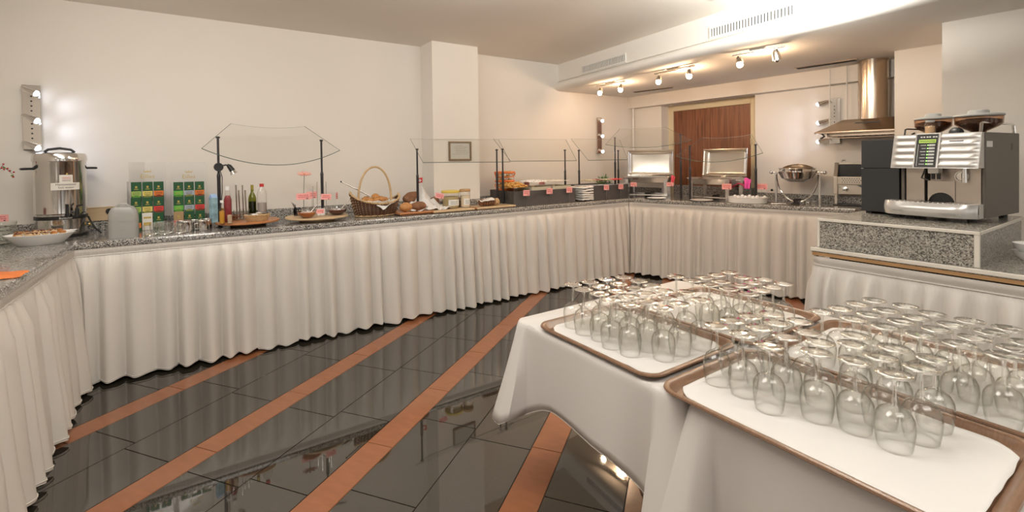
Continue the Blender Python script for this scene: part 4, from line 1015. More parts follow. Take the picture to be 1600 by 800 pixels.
# ---- tea displays
DG = mat('tea_dark_green', (.010, .085, .028), .45); GOLD = mat('gold_print', (.55, .40, .10), .4)
def tea(px0, px1, colrs, lab, lean=.0, missing=None, skew=0.):
    t_ = -.52; A = ax(px0, t_); B = ax(px1, t_); P = (A + B)/2; w = (B - A).length; zt_ = zA((px0+px1)/2, 283, t_) - TOP; top = zA((px0+px1)/2, 257, t_) - TOP
    t = thing('tea_display', lab, 'tea stand', P, PA)
    put('acrylic_back', M().box(-w/2 - .01, w/2 + .01, .06, .063, 0, top + .02), ACR, t)
    put('acrylic_foot', M().box(-w/2 - .01, w/2 + .01, -.06, .063, 0, .004), ACR, t)
    put('acrylic_side', M().box(-w/2 - .012, -w/2 - .010, -.055, .06, 0, zt_), ACR, t); put('acrylic_side', M().box(w/2 + .010, w/2 + .012, -.055, .06, 0, zt_), ACR, t)
    lg = text('brand_lettering', 'Eilles', .045, GOLD, t, (0, .058, zt_ + .035), (R(90), 0, 0))
    m = M(); m.box(-.022, .022, .057, .0585, zt_ + .068, zt_ + .073)
    for k in range(5): m.add([(-.022 + .011*k - .003, .0575, zt_ + .073), (-.022 + .011*k + .003, .0575, zt_ + .073), (-.022 + .011*k, .0575, zt_ + (.09 if k % 2 == 0 else .084))], [(0, 1, 2)])
    put('gold_crown', m, GOLD, t)
    pw = w/3 - .006; ph = zt_/3.35
    for r in range(3):
        for c in range(3):
            x = -w/2 + w*(c + .5)/3 + skew*(1 - r)*.012; z0 = zt_ - ph*(r + 1)*1.06; y = .045 - .035*r
            cc = colrs[r][c]
            pkn = 'tea_packet'
            body = mat('tea_white', (.78, .76, .70), .5) if cc == 'white' else (mat('tea_tan', (.42, .28, .14), .5) if cc == 'tan' else DG)
            pk = put(pkn, M().box(x - pw/2, x + pw/2, y - .008, y + .006, z0 - ph*.35, z0 + ph), body, t, bevel=.001)
            if cc == 'white':
                put('print_band', M().box(x - pw*.38, x + pw*.38, y - .0092, y - .008, z0 + ph*.62, z0 + ph*.74), GOLD, pk)
                put('print_band', M().box(x - pw*.38, x + pw*.38, y - .0092, y - .008, z0 + ph*.12, z0 + ph*.36), GOLD, pk)
            else:
                bc = (.62, .02, .05) if cc == 'tan' else cc
                put('colour_band', M().box(x - pw/2 + .001, x + pw/2 - .001, y - .0092, y - .008, z0 + ph*.02, z0 + ph*.36), mat('tea_band_%d_%d_%d' % tuple(int(q*99) for q in bc), bc, .5), pk)
                for q in range(2): put('small_print', M().box(x - pw*.33, x + pw*.33, y - .0098, y - .0092, z0 + ph*(.12 + .11*q), z0 + ph*(.15 + .11*q)), INK if sum(bc) > .8 else GOLD, pk)
                put('small_crest', M().box(x - pw*.10, x + pw*.10, y - .0092, y - .008, z0 + ph*.58, z0 + ph*.72), GOLD, pk)
                put('small_crest', M().box(x - pw*.2, x + pw*.2, y - .0092, y - .008, z0 + ph*.48, z0 + ph*.52), GOLD, pk)
            if r < 2:
                cpo = put('cup_picture', M().lathe([(0, 0), (1, 0), (1, .001), (0, .001)], 20, cap=False), mat('cup_%d%d' % (r, c), [(.10, .30, .03), (.25, .24, .05), (.22, .03, .01)][c], .5), pk)
                cpo.matrix_local = Matrix.Translation((x, y - .009, z0 - ph*.12)) @ Matrix.Rotation(R(90), 4, 'X') @ Matrix.Diagonal((pw*.42, ph*.20, 1, 1))
LG = (.38, .55, .12); YE = (.75, .62, .16); OR = (.78, .20, .03); GR = (.12, .50, .06); GB = (.42, .48, .55); RD = (.72, .05, .04); SG = (.34, .42, .34)
tea(203, 256, [[LG, YE, OR], [LG, YE, RD], [OR, 'white', SG]], 'left clear tea stand with green packets, one white packet in front')
tea(270, 320, [[GR, GB, OR], [GR, GB, RD], ['tan', RD, YE]], 'right clear tea stand with green packets, one tan packet at lower left')
# ---- ribbed glasses and metal creamers in front of tea
n = 0
for r in range(3):
    for c in range(3):
        P = pa(st(ax(233, -.12))[0] + c*.085 + r*.03, -.10 - r*.085, TOP)
        g = thing('ribbed_tumbler', 'ribbed glass tumbler, %s in the %s row before the tea packets' % (ordn[c], ['front', 'middle', 'back'][r]), 'glass', P, 0, 'ribbed glass tumblers before the tea packets')
        def rib(u, v, rr=[.032, .034, .036, .0385]):
            a = 2*pi*u; k = .0012*cos(a*18); q_ = .030 + .009*v + k; return (q_*cos(a), q_*sin(a), .004 + .076*v)
        put('ribbed_wall', M().grid(rib, 72, 4, closed=True), GLV, g, smooth=True)
        put('glass_base', M().lathe([(.029, 0), (.031, .004), (.028, .010), (0, .010)], 24), FOOTG, g, smooth=True)
for k, (px, t_) in enumerate(((291, -.14), (316, -.14), (283, -.23), (303, -.25), (322, -.26))):
    P = ax(px, t_); 
    g = thing('steel_creamer', ['front left', 'front right', 'rear left', 'rear middle', 'rear right'][k] + ' small shiny steel milk jug beside the ribbed tumblers', 'jug', P, PA, 'small steel milk jugs')
    put('jug_body', M().lathe([(.030, 0), (.033, .003), (.0345, .04), (.033, .072), (.035, .078), (.033, .077), (.031, .07), (.031, .01), (0, .008)], 36), CHROME, g, smooth=True)
    put('handle', M().tube([(-.033, 0, .06), (-.050, 0, .058), (-.054, 0, .035), (-.046, 0, .018), (-.033, 0, .018)], .003, 8), CHROME, g, smooth=True)
    put('spout', M().cyl((.030, 0, .070), (.043, 0, .082), .006, .004, 10), CHROME, g, smooth=True)
# ---- posts and glass guards
POST = []
def post(px, py, t_, lab, C_=False, lamp=False, zt=None, bottom=None):
    P = (atC(px, t_, TOP, py + 30) if C_ else atA(px, t_, TOP, py + 30)); z1 = (zC if C_ else zA)(px, py, t_) - TOP
    t = thing('guard_post', lab, 'post', P, P2 if C_ else PA, 'dark posts carrying the glass food guards')
    put('lower_tube', M().cyl((0, 0, 0), (0, 0, z1*.55), .0125, n=18), POSTM, t, smooth=True)
    put('upper_tube', M().cyl((0, 0, z1*.55), (0, 0, z1 - .01), .0085, n=16), POSTM, t, smooth=True)
    put('sleeve', M().lathe([(.0125, z1*.55), (.014, z1*.552), (.013, z1*.575), (.0085, z1*.60)], 18), POSTM, t, smooth=True)
    put('clamp_disc', M().lathe([(.006, z1 - .018), (.015, z1 - .014), (.015, z1 - .004), (.006, z1)], 20), POSTM, t, smooth=True)
    put('base_flange', M().lathe([(.024, 0), (.024, .004), (.014, .006)], 24), POSTM, t, smooth=True)
    return t, P, z1
tg_ = -.30
p1, P1, z1 = post(341, 213, -.30, 'dark guard post with a small black lamp, nearest the tea packets')
p2, P2_, z2 = post(502.5, 218, -.30, 'dark guard post behind the honey and jam bowls')
pp_ = post(652, 232, tg_, 'dark guard post between the bread baskets'); post(776.5, 233, tg_, 'left one of the paired guard posts in front of the orange basket'); post(785.5, 232, tg_ + .02, 'right one of the paired guard posts in front of the orange basket')
post(883, 233.5, tg_, 'dark guard post above the right end of the long anthracite tray'); post(904.8, 234, tg_, 'dark guard post left of the herbs, above the white cloths'); post(966, 234.5, tg_, 'short dark guard post close behind a taller one, right of the herbs')
post(961, 214.5, tg_ + .05, 'tall dark guard post right of the herb pot')
# clip lamp on post 1
lz = zA(343, 261, -.30) - TOP
lm = thing('clip_lamp', 'small black spotlight clamped to the guard post left of the bottles', 'lamp', P1, PA)
put('round_housing', M().cyl((0, -.015, lz), (0, -.05, lz), .034, .032, 28), BLACK, lm, smooth=True)
put('swivel_arm', M().tube([(.02, -.035, lz + .01), (.05, -.04, lz + .016), (.062, -.045, lz + .012)], .006, 8), BLACK, lm, smooth=True)
put('lamp_head', M().tube([(.058, -.045, lz + .016), (.070, -.05, lz + .006), (.092, -.055, lz - .03)], [.010, .017, .021], 18), BLACK, lm, smooth=True)
put('reflector', M().tube([(.092, -.055, lz - .03), (.104, -.058, lz - .055)], [.018, .030], 22), CHROME, lm, smooth=True)
put('cord', M().tube([(.01, -.03, lz - .03), (.022, -.03, lz - .08), (.02, -.028, lz - .2), (.006, -.02, lz - .34)], .003, 6), BLACK, lm, smooth=True)
def sheet(name, pts, sag, lab, bow=0., grp='glass food guards', nu=20):
    """pts: front-left, front-right, back-right, back-left corners; sag front/back"""
    fl_, fr_, br2, bl_ = [Vector(p) for p in pts]
    P = (fl_ + fr_ + br2 + bl_)/4
    t = thing(name, lab, 'glass guard', P, 0, grp)
    fd = ((fl_ + fr_) - (br2 + bl_)).normalized()
    def fn(u, v):
        a = fl_.lerp(fr_, u); b = bl_.lerp(br2, u); q = a.lerp(b, v); k = 4*u*(1-u)
        q = q - Vector((0, 0, 1))*k*(sag[0]*(1-v) + sag[1]*v) + fd*bow*k*(1-v); q = q - P
        return tuple(q)
    g = put('glass_pane', M().grid(fn, nu, 8), GLT, t, smooth=True, solid=0.)
    m = M()
    for side in ([fn(i/nu, 0) for i in range(nu+1)],): m.tube(side, .0032, 6)
    put('front_edge', m, GEDGE, t, smooth=True)
    for nm, side in (('side_edge', [fn(0, j/8) for j in range(9)]), ('side_edge', [fn(1, j/8) for j in range(9)])): put(nm, M().tube(side, .0019, 5), GEDGE, t, smooth=True)
    put('rear_edge', M().tube([fn(i/nu, 1) for i in range(nu+1)], .0014, 5), mat('faint_edge', (.42, .43, .40), .3), t, smooth=True)
    return t
def A3(px, py, t_): return Vp(px, py, AN, OA + t_)
def C3(px, py, d): return Vp(px, py, N2, OC + d)
sheet('curved_glass_guard', [A3(315, 232, -.12), A3(531, 235, -.12), A3(476, 197.5, -.50), A3(361, 193, -.50)], (.095, .025), 'curved clear glass guard above the bottles and jam bowls', .06)
def flat(x0t, x0b, x1t, x1b, yt, yb, lab):
    sheet('flat_glass_guard', [A3(x0b, yb, -.14), A3(x1b, yb - 1, -.14), A3(x1t, yt + 1, -.42), A3(x0t, yt, -.42)], (0, 0), lab, nu=2)
flat(641, 661, 779, 797, 217, 254, 'flat tilted glass guard above the bread boards and jars')
flat(771, 798, 884, 901, 217, 252, 'flat tilted glass guard above the long anthracite tray')
flat(892, 919, 968, 981, 217, 250.5, 'small flat tilted glass guard above the herb pot tray')
# ---- turntable 1 with bottles
def turntable(px, t_, r, zt_, mt, lab):
    P = ax(px, t_); t = thing('round_turntable', lab, 'turntable', P, PA)
    put('pedestal', M().lathe([(r*.55, 0), (r*.56, .003), (r*.56, zt_ - .016)], 44), WOODP if mt is WOODP else mat('dark_pedestal', (.05, .03, .02), .5), t, smooth=True)
    put('round_top', M().lathe([(r*.97, zt_ - .016), (r, zt_ - .012), (r, zt_ - .003), (r*.985, zt_)], 72), mt, t, smooth=True)
    return P
T1 = turntable(387, -.27, .228, .045, WOODD, 'reddish brown wooden turntable carrying the bottles and sugar basket'); ZT = TOP + .045
def on1(px, t_): p = ax(px, t_, ZT); return p
def bottle(name, P, prof, mt, lab, cap=None, capm=None, fill=None, fillm=None, cat='bottle', rz=0., extra=None):
    t = thing(name, lab, cat, P, PA + rz)
    put('bottle_body', M().lathe(prof, 32), mt, t, smooth=True)
    if fill: put('contents', M().lathe(fill, 28), fillm, t, smooth=True)
    if cap: put('cap', M().lathe(cap, 24), capm, t, smooth=True)
    return t
# carton
P = on1(333, -.27); hC = zA(333, 303, -.27) - ZT
t = thing('blue_white_carton', 'blue and white drink carton at the left of the turntable', 'carton', P, PA + .5)
put('carton_body', M().box(-.022, .022, -.022, .022, 0, hC*.86), mat('carton_print', (.30, .48, .80), .45, var=.9, vscale=22), t, bevel=.002)
put('carton_gable', M().add([(-.022, -.022, hC*.86), (.022, -.022, hC*.86), (.022, .022, hC*.86), (-.022, .022, hC*.86), (-.022, 0, hC), (.022, 0, hC)], [(0,1,5,4), (2,3,4,5), (1,2,5), (3,0,4)]), mat('carton_blue', (.35, .52, .78), .45), t)
P = on1(345.5, -.36); h = zA(345.5, 306, -.36) - ZT
bottle('oil_bottle', P, [(.024, 0), (.026, .004), (.026, h*.55), (.012, h*.80), (.010, h*.90), (.010, h*.93)], GL, 'glass bottle of golden dressing with a white cap', [(.012, h*.92), (.012, h), (0, h)], WHITEP, [(.022, .004), (.023, .01), (.023, h*.5), (0, h*.51)], mat('golden_oil', (.55, .26, .02), .15))
P = on1(355, -.20 - .15); P = on1(355.5, -.22); h = zA(356, 291, -.22) - ZT
bottle('red_bottle', P, [(.026, 0), (.028, .004), (.028, h*.62), (.018, h*.78), (.014, h*.90), (.014, h*.93)], GL, 'tall glass bottle of dark red syrup with a white cap', [(.017, h*.89), (.017, h), (0, h)], WHITEP, [(.024, .004), (.0255, .01), (.0255, h*.62), (.016, h*.74), (0, h*.75)], mat('red_syrup', (.22, .015, .02), .15))
P = on1(340, -.14); h = zA(342, 313, -.14) - ZT
bottle('dressing_bottle', on1(346, -.12), [(.018, 0), (.020, .004), (.020, h*.6), (.010, h*.8), (.009, h*.9)], GL, 'small slim bottle of yellow oil in front of the red bottle', [(.011, h*.9), (.011, h), (0, h)], WHITEP, [(.017, .004), (.0175, h*.55), (0, h*.56)], mat('golden_oil'))
P = on1(358, -.09); h = .062
bottle('toothpick_glass', P, [(.016, 0), (.018, .003), (.019, h)], GL, 'little glass full of pale toothpicks at the front of the turntable', None, None, [(.014, .004), (.015, h + .005), (0, h + .008)], mat('toothpicks', (.66, .50, .34), .8, bump=1, bscale=200), cat='glass')
for k, (px, t_) in enumerate(((372, -.30), (382, -.36))):
    P = on1(px, t_); t = thing('glass_tumbler', ['front', 'rear'][k] + ' clear tumbler holding cutlery behind the sugar basket', 'glass', P, PA)
    put('glass_wall', M().lathe([(.030, 0), (.034, .004), (.038, .085), (.036, .085), (.032, .008), (0, .006)], 32), GL, t, smooth=True)
    for q in range(2):
        a = .1 + q*.12; z_ = (zA(px, 289 + q*8, t_) - ZT)
        put('knife_handle', M().tube([(-.01 + .02*q, 0, .01), (-.004 + .018*q - .01, 0, z_)], [.004, .006], 8), STEEL, t, smooth=True)
P = on1(394, -.40); h = zA(394, 289, -.40) - ZT
bottle('green_bottle', P, [(.027, 0), (.030, .004), (.030, h*.58), (.026, h*.66), (.011, h*.78), (.010, h*.97), (.012, h)], glassmat('olive_green_glass', (.45, .48, .12), (.12, .14, .02), .9), 'dark olive green bottle with a gold neck', [(.0115, h*.86), (.0115, h), (0, h)], mat('gold_neck', (.40, .33, .06), .35, .3), [(.026, .004), (.028, h*.5), (0, h*.51)], mat('dark_vinegar', (.035, .035, .008), .2))
P = on1(409, -.34); h = zA(409, 287, -.34) - ZT
bottle('clear_bottle', P, [(.034, 0), (.037, .004), (.037, h*.70), (.030, h*.80), (.014, h*.90), (.013, h*.93)], GL, 'clear plastic bottle with a red cap, right of the green bottle', [(.016, h*.91), (.016, h), (0, h)], mat('red_cap', (.60, .03, .03), .4), [(.030, .004), (.033, .01), (.033, h*.45), (0, h*.46)], mat('clear_vinegar', (.60, .54, .50), .3, trans=.6))
put('ridges', M().lathe([(.0375, h*.2), (.0385, h*.22), (.0375, h*.24)], 32, cap=False), GL, bpy.data.objects['clear_bottle'], smooth=True)
P = ax(364, -.40, ZT); t = thing('clay_bowl', 'small brown clay bowl behind the toothpick glass', 'bowl', P, PA); 
put('bowl_body', M().lathe([(.03, 0), (.034, .004), (.055, .03), (.053, .03), (.03, .008), (0, .007)], 32), mat('terracotta', (.36, .16, .08), .6), t, smooth=True); put('rim', M().lathe([(.0535, .029), (.056, .031), (.0535, .033)], 32, cap=False), mat('terracotta'), t, smooth=True)
# woven basket helper
def weave(rx, ry, h, flare, rings, mt, stakes=28, zoff=0., prof=None, wob=.003, rs=.004, n=96):
    m = M()
    for k in range(rings):
        f = (k + .5)/rings; s_ = prof(f) if prof else (1 - flare*(1-f)); pts = []
        for i in range(n):
            a = 2*pi*i/n; w_ = wob*sin(stakes/2*a + (pi if k % 2 else 0)); z = zoff + h*f
            pts.append(((rx*s_ + w_)*cos(a), (ry*s_ + w_)*sin(a), z))
        m.tube(pts, rs, 5, closed=True)
    return m
P = ax(401, -.17, ZT); bk = thing('sugar_basket', 'small oval pale wicker basket of sugar and sauce sachets', 'basket', P, PA)
put('wicker_wall', weave(.088, .055, .045, .28, 9, CANE, 30), CANE, bk, smooth=True)
put('wicker_bottom', M().lathe([(.7, 0), (.72, .004), (0, .006)], 36, .088, .055), CANE, bk)
put('braided_rim', M().tube([(.090*cos(2*pi*i/40), .057*sin(2*pi*i/40), .047 + .002*(i % 2)) for i in range(40)], .005, 6, closed=True), CANE, bk, smooth=True)
put('wicker_shade', M().lathe([(.70, .004), (.95, .043)], 40, .086, .053, cap=False), mat('cane_shadow', (.20, .12, .05), .7), bk)  # inner sleeve in darker cane, shade inside the basket put into its colour
rnd = random.Random(8)
for k in range(11):
    x, y = rnd.uniform(-.06, .06), rnd.uniform(-.03, .03); w_ = Matrix.Rotation(PA, 3, 'Z') @ Vector((x, y, 0)) + P
    t = thing('sachet', '%s sachet lying in the small pale basket, %s of its pile' % (['white', 'black'][k % 3 == 0], ordn[k]), 'sachet', (w_.x, w_.y, ZT + .036 + .0025*k), rnd.uniform(0, 3), 'sachets in the sugar basket')
    sm_ = M(); sm_.T = Matrix.Rotation(rnd.uniform(-.35, .35), 4, 'X'); sm_.ball((0, 0, 0), (.027, .016, .0028), 14, 6)
    put('packet', sm_, mat('sachet_black', (.02, .02, .025), .3) if k % 3 == 0 else WHITEP, t, smooth=True)
    sm_ = M(); sm_.box(-.028, -.024, -.014, .014, -.0008, .0008); put('crimped_end', sm_, WHITEP, t)
# ---- turntable 2 with honey, jam, cards, flower
T2 = turntable(495, -.27, .255, .042, WOODP, 'pale round wooden turntable with honey and jam bowls'); ZT2 = TOP + .042
def gbowl(px, t_, r, hb, mt, lab):
    P = ax(px, t_, ZT2); t = thing('glass_bowl', lab, 'bowl', P, PA)
    put('bowl_glass', M().lathe([(r*.5, 0), (r*.55, .003), (r*.88, hb*.4), (r, hb), (r*.97, hb), (r*.85, hb*.42), (r*.5, .007), (0, .006)], 40), GL, t, smooth=True)
    put('filling', M().lathe([(r*.48, .006), (r*.84, hb*.42), (r*.92, hb*.70), (0, hb*.70)], 40), mt, t, smooth=True)
    put('spoon', M().tube([(r*.3, 0, hb*.6), (r*1.1, .03, hb*1.5), (r*1.5, .05, hb*1.9)], [.004, .002, .003], 8), STEEL, t, smooth=True)
gbowl(479, -.13, .078, .068, HONEY, 'clear glass bowl of amber honey'); gbowl(526, -.20, .088, .068, JAM, 'clear glass bowl of dark red jam')
P = ax(464, -.36, ZT2); h = .10
t = thing('cutlery_glass', 'small dark glass jar with spoons behind the honey', 'jar', P, PA); put('jar_wall', M().lathe([(.025, 0), (.03, .004), (.034, .05), (.028, .07), (.026, .07), (.03, .05), (.026, .01), (0, .008)], 28), glassmat('smoked_glass', (.35, .35, .35), (.1, .1, .1)), t, smooth=True)
for q in range(3): put('spoon_handle', M().tube([(0, 0, .01), (-.02 - .012*q, -.01 + .01*q, .10 + .01*q)], .003, 6), BLACK if q < 2 else STEEL, t, smooth=True)
for k, (px, ht) in enumerate(((489, 291), (495.5, 284), (506, 291), (509.5, 284))):
    P = ax(px, -.27 + .02*(k % 2), ZT2); hh = zA(px, ht, -.27) - ZT2
    t = thing('honey_spoon', 'long thin steel spoon handle standing upright, %s from the left between the jam bowls' % ordn[k], 'spoon', P, PA, 'upright long spoons on the pale turntable')
    put('shaft', M().cyl((0, 0, .03), (0, 0, hh), .0022, .003, 8), STEEL, t, smooth=True); put('spoon_bowl', M().ball((0, 0, .018), (.010, .004, .018), 12, 8), STEEL, t, smooth=True)
for k, (px, t_) in enumerate(((500, -.27), (510, -.14))):
    P = ax(px, t_, ZT2); t = thing('square_glass_pot', ['rear white square pot between the honey and the jam', 'little square glass salt pot in front of the jam bowl'][k], 'pot', P, PA)
    s_ = .032 if k == 0 else .015; hh = .06 if k == 0 else .032
    put('pot_wall', M().box(-s_, s_, -s_, s_, 0, hh), WHITE if k == 0 else GL, t, bevel=.003); put('pot_rim', frame_m(-s_*1.05, s_*1.05, -s_*1.05, s_*1.05, hh, hh + .003, .0012), CHROME, t)
cz = lambda px, py, t_: zA(px, py, t_) - ZT2
card(ax(474, -.30, ZT2), PA, .115, .055, 'big pink label card standing behind the honey bowl', stand=cz(474, 312, -.30))
card(ax(487, -.38, ZT2), PA, .085, .06, 'pink label card right behind the big one, above the honey', stand=cz(487, 310, -.38))
card(ax(509, -.24, ZT2), PA, .085, .05, 'pink label card in front of the dark post, above the jam', stand=cz(509, 312, -.24), tilt=.08)
card(ax(526, -.38, ZT2), PA + 1.1, .06, .06, 'pink label card seen almost edge-on behind the jam', stand=cz(526, 311, -.38))
card(ax(500, -.12, ZT2), PA, .06, .035, 'small low pink card between honey and jam', stand=.03, base=False)
P = ax(474, -.44, TOP); zf_ = zA(475, 273, -.44) - TOP
t = thing('pink_gerbera', 'pink gerbera flower on a thin dark stem behind the honey', 'flower', P, PA)
put('bud_vase', M().lathe([(.02, 0), (.022, .03), (.012, .09), (.010, .11)], 20), GL, t, smooth=True)
put('flower_stem', M().tube([(0, 0, .01), (.002, 0, zf_*.5), (.010, 0, zf_)], .0022, 6), mat('dark_stem', (.06, .07, .03), .7), t, smooth=True)
PET = mat('pink_petal', (.90, .45, .38), .6, var=.15)
for k in range(18):
    a = 2*pi*k/18; m = M(); m.T = Matrix.Translation((.010, 0, zf_)) @ Matrix.Rotation(.28, 4, 'X') @ Matrix.Rotation(a, 4, 'Z') @ Matrix.Rotation(-.12 - .12*(k % 2), 4, 'Y')
    m.ball((.034, 0, 0), (.033, .0085, .0026), 12, 6); put('petal', m, PET, t, smooth=True)
put('flower_heart', M().ball((.010, 0, zf_ + .003), (.012, .012, .006), 14, 8), mat('flower_heart', (.60, .28, .12), .7), t, smooth=True)
#@@P6
# ================================================================== BREAD, TRAYS, CHAFERS
# ---- big handled basket with rolls
P = ax(586, -.27); sc = pxm(P)
bk = thing('bread_basket', 'dark wicker bread basket with a tall pale cane handle', 'basket', P, PA)
rx, ry, hb = .225, .15, .120
def bprof(f): return .80 + .20*f**.8
def rimz(a): return hb + .075*(1 - abs(sin(a)))**1.2 + .03*max(0, -cos(a))   # ends rise
m = M()
for k in range(15):
    f = (k + .5)/15; pts = []
    for i in range(120):
        a = 2*pi*i/120; s_ = bprof(f); w_ = .0035*sin(18*a + (pi if k % 2 else 0)); z = .012 + (rimz(a) - .012)*f
        pts.append(((rx*s_ + w_)*cos(a), (ry*s_ + w_)*sin(a), z))
    m.tube(pts, .0055, 5, closed=True)
put('wicker_wall', m, BROWNB, bk, smooth=True)
m = M()
for i in range(36):
    a = 2*pi*(i + .5)/36; m.tube([((rx*bprof(f) + .002)*cos(a), (ry*bprof(f) + .002)*sin(a), .012 + (rimz(a) - .012)*f) for f in (0, .35, .7, 1)], .003, 5)
put('wicker_stakes', m, CANE, bk, smooth=True)
for nm, r0_, z_, th_ in (('braided_foot', .80, None, .010), ('braided_rim', 1.0, 1, .010)):
    m = M()
    for ph in (0, 1):
        pts = []
        for i in range(120):
            a = 2*pi*i/120; tw_ = .006*sin(30*a + pi*ph); tz = .006*cos(30*a + pi*ph); z = .012 if z_ is None else rimz(a)
            pts.append(((rx*r0_ + tw_)*cos(a), (ry*r0_ + tw_)*sin(a), z + tz))
        m.tube(pts, th_*.62, 6, closed=True)
    put(nm, m, CANE, bk, smooth=True)
put('shade_lining', M().lathe([(.78, .012), (.95, hb*.95)], 48, rx*.96, ry*.96, cap=False), mat('basket_shadow', (.05, .025, .012), .8), bk)  # near-black sleeve painted as the shade behind the weave
put('basket_floor', M().lathe([(.78, .010), (.78, .016), (0, .016)], 48, rx, ry), BROWNB, bk)
hz2 = zA(586, 259, -.27) - TOP
def arch(o, r_): return M().tube([(.150*cos(pi*i/28)*1.02 + .0, o*sin(pi*i/14*2.0)*.0 + o, .13 + (hz2 - .14)*sin(pi*i/28)**.85) for i in range(29)], r_, 8)
put('cane_handle', arch(0, .0095), CANE, bk, smooth=True); put('cane_handle', arch(.012, .007), CANE, bk, smooth=True)
nk = put('basket_napkin', M().grid(lambda u, v: (rx*.93*(u*2-1)*(1 - .35*(2*v-1)**2), ry*.93*(2*v-1)*(1 - .35*(2*u-1)**2), hb*.80 + .05*max(abs(2*u-1), abs(2*v-1))**4 + .018*noise.noise(Vector((u*4, v*4, 5)))), 26, 26), NAPK, None, smooth=True, solid=.0015, loc=P, rot=(0, 0, PA)); tag(nk, 'white napkin lining the handled bread basket', 'napkin')
fl2 = put('napkin_corner', M().grid(lambda u, v: (-.035 + .19*u*(1 - .4*v), -ry*.80 - .045*v - .01*sin(3*u), hb*1.02 - .058*v*(1 - abs(2*u - .9)*.8) + .006*sin(7*u)), 16, 8), NAPK, nk, smooth=True, solid=.0012)
rolls = [(-.055, -.03, 0), (.0, -.045, 1), (.045, -.03, 0), (-.02, .02, 1), (.035, .03, 0), (-.075, .03, 1), (.09, .0, 0), (.0, -.01, 2)]
for k, (x, y, q) in enumerate(rolls):
    w_ = Matrix.Rotation(PA, 3, 'Z') @ Vector((x, y, 0)) + P
    t = thing('bread_roll', ['golden round', 'crusty oval', 'browned'][q] + ' roll, %s of the pile in the handled basket' % ordn[k], 'bread roll', (w_.x, w_.y, TOP + hb*.80 + .046 + (.030 if q == 2 else 0) + .006*(k % 3)), k*1.3, 'rolls in the handled basket')
    put('crust', M().ball((0, 0, 0), (.040, .032, .027), 22, 12, .18, k*2.1, 2.2), CRUST, t, smooth=True)
    put('score_line', M().tube([(-.022, 0, .0255), (0, .004, .0285), (.022, 0, .0255)], .0025, 6), CRUMB, t, smooth=True)
A_ = rel(bk, A3(533, 284, -.30)); B_ = rel(bk, A3(577, 306, -.28)); 
t = thing('bread_tongs', 'steel tongs leaning on the left rim of the handled basket', 'tongs', P, PA)
for dy in (-.006, .006): put('tong_arm', M().tube([(A_.x, A_.y + dy*.5, A_.z), ((A_.x + B_.x)/2, A_.y + dy, (A_.z + B_.z)/2 + .003), (B_.x, B_.y + dy*1.6, B_.z)], [.004, .0045, .006], 8), STEEL, t, smooth=True)
put('tong_joint', M().ball(A_, .008, 12, 8), BLACK, t, smooth=True)
# ---- cutting boards
def board(pxa, pxb, ta, tb, zt_, mt, lab, th=.016):
    A = ax(pxa, ta, TOP); B = ax(pxb, ta, TOP); sA, sB = st(A)[0], st(B)[0]
    P = pa((sA + sB)/2, (ta + tb)/2, zt_); w = (sB - sA)/2; d = (ta - tb)/2
    t = thing('cutting_board', lab, 'board', P, PA); put('board_body', M().box(-w, w, -d, d, 0, th), mt, t, bevel=.004)
    put('end_batten', M().box(-w - .004, -w + .022, -d*.99, d*.99, -.001, th + .001), WOODD, t, bevel=.002)
    put('board_foot', M().box(-w*.9, w*.9, -d*.85, -d*.70, -(zt_ - TOP), 0), mt, t) if zt_ > TOP + .003 else None
    return P
board(625, 679, -.06, -.40, TOP + .012, WOODD, 'reddish wooden board under the napkin with the dark bread')
PB1 = board(677, 742, -.04, -.40, TOP + .008, WOODP, 'pale wooden bread board in front of the jars')
PB2 = board(745, 806, -.05, -.33, TOP + .008, WOODP, 'pale wooden board under the sliced loaf')
ZB = TOP + .026
# ---- bread basket with cloth and flag
P = ax(662, -.26, ZB)
cb_ = put('draped_napkin', M().grid(lambda u, v: ((u - .5)*.46, (v - .5)*.26 - .02, .010 + .085*max(0, sin(pi*u))**1.4*v**1.2 + .034*noise.noise(Vector((u*9, v*7, 2))) + .012*noise.noise(Vector((u*22, v*16, 4))) + (.14*max(0, 1 - abs(u - .56)/.22)*v**1.6)), 40, 22), NAPK, None, smooth=True, solid=.0015, loc=P, rot=(0, 0, PA)); tag(cb_, 'white napkin draped high around the dark loaves behind the post', 'napkin')
q = P + Matrix.Rotation(PA, 3, 'Z') @ Vector((.10, -.12, 0))
nk = put('napkin_fold', M().grid(lambda u, v: (-.02 + .20*u*(1 - .15*v), -.03 + .13*v, .010 + .085*(1-u)*v + .05*max(0, 1 - abs(u-.45)/.35)*v), 12, 12), NAPK, cb_, smooth=True, solid=.0012, loc=(.06, -.08, 0))
for k, (px, t_, dz, rr_, mt_, lab) in enumerate(((634, -.14, .044, (.062, .045, .045), CRUST, 'crusty golden roll between the handled basket and the post'), (653, -.15, .044, (.085, .055, .045), CRUSTD, 'dark floury loaf at the foot of the guard post'), (645, -.40, .105, (.125, .06, .065), CRUSTD, 'long dark loaf behind the napkin, left of the flag'), (679, -.42, .055, (.06, .045, .05), CRUSTD, 'dark round loaf against the pillar, right of the flag'), (612, -.42, .065, (.06, .05, .05), CRUST, 'golden loaf behind the right end of the handled basket'))):
    Q = ax(px, t_, ZB + dz + .002); t = thing('bread_loaf', lab, 'bread', Q, PA + .2*k)
    put('crust', M().ball((0, 0, 0), rr_, 30, 16, .14, k*3.3 + 1, 2), mt_, t, smooth=True)
    for j in (-1, 0, 1): put('score_line', M().tube([(rr_[0]*.35*j - .008, -rr_[1]*.35, rr_[2]*.90 - .004*abs(j)), (rr_[0]*.35*j + .008, rr_[1]*.35, rr_[2]*.90 - .004*abs(j))], .003, 6), CRUMB, t, smooth=True)
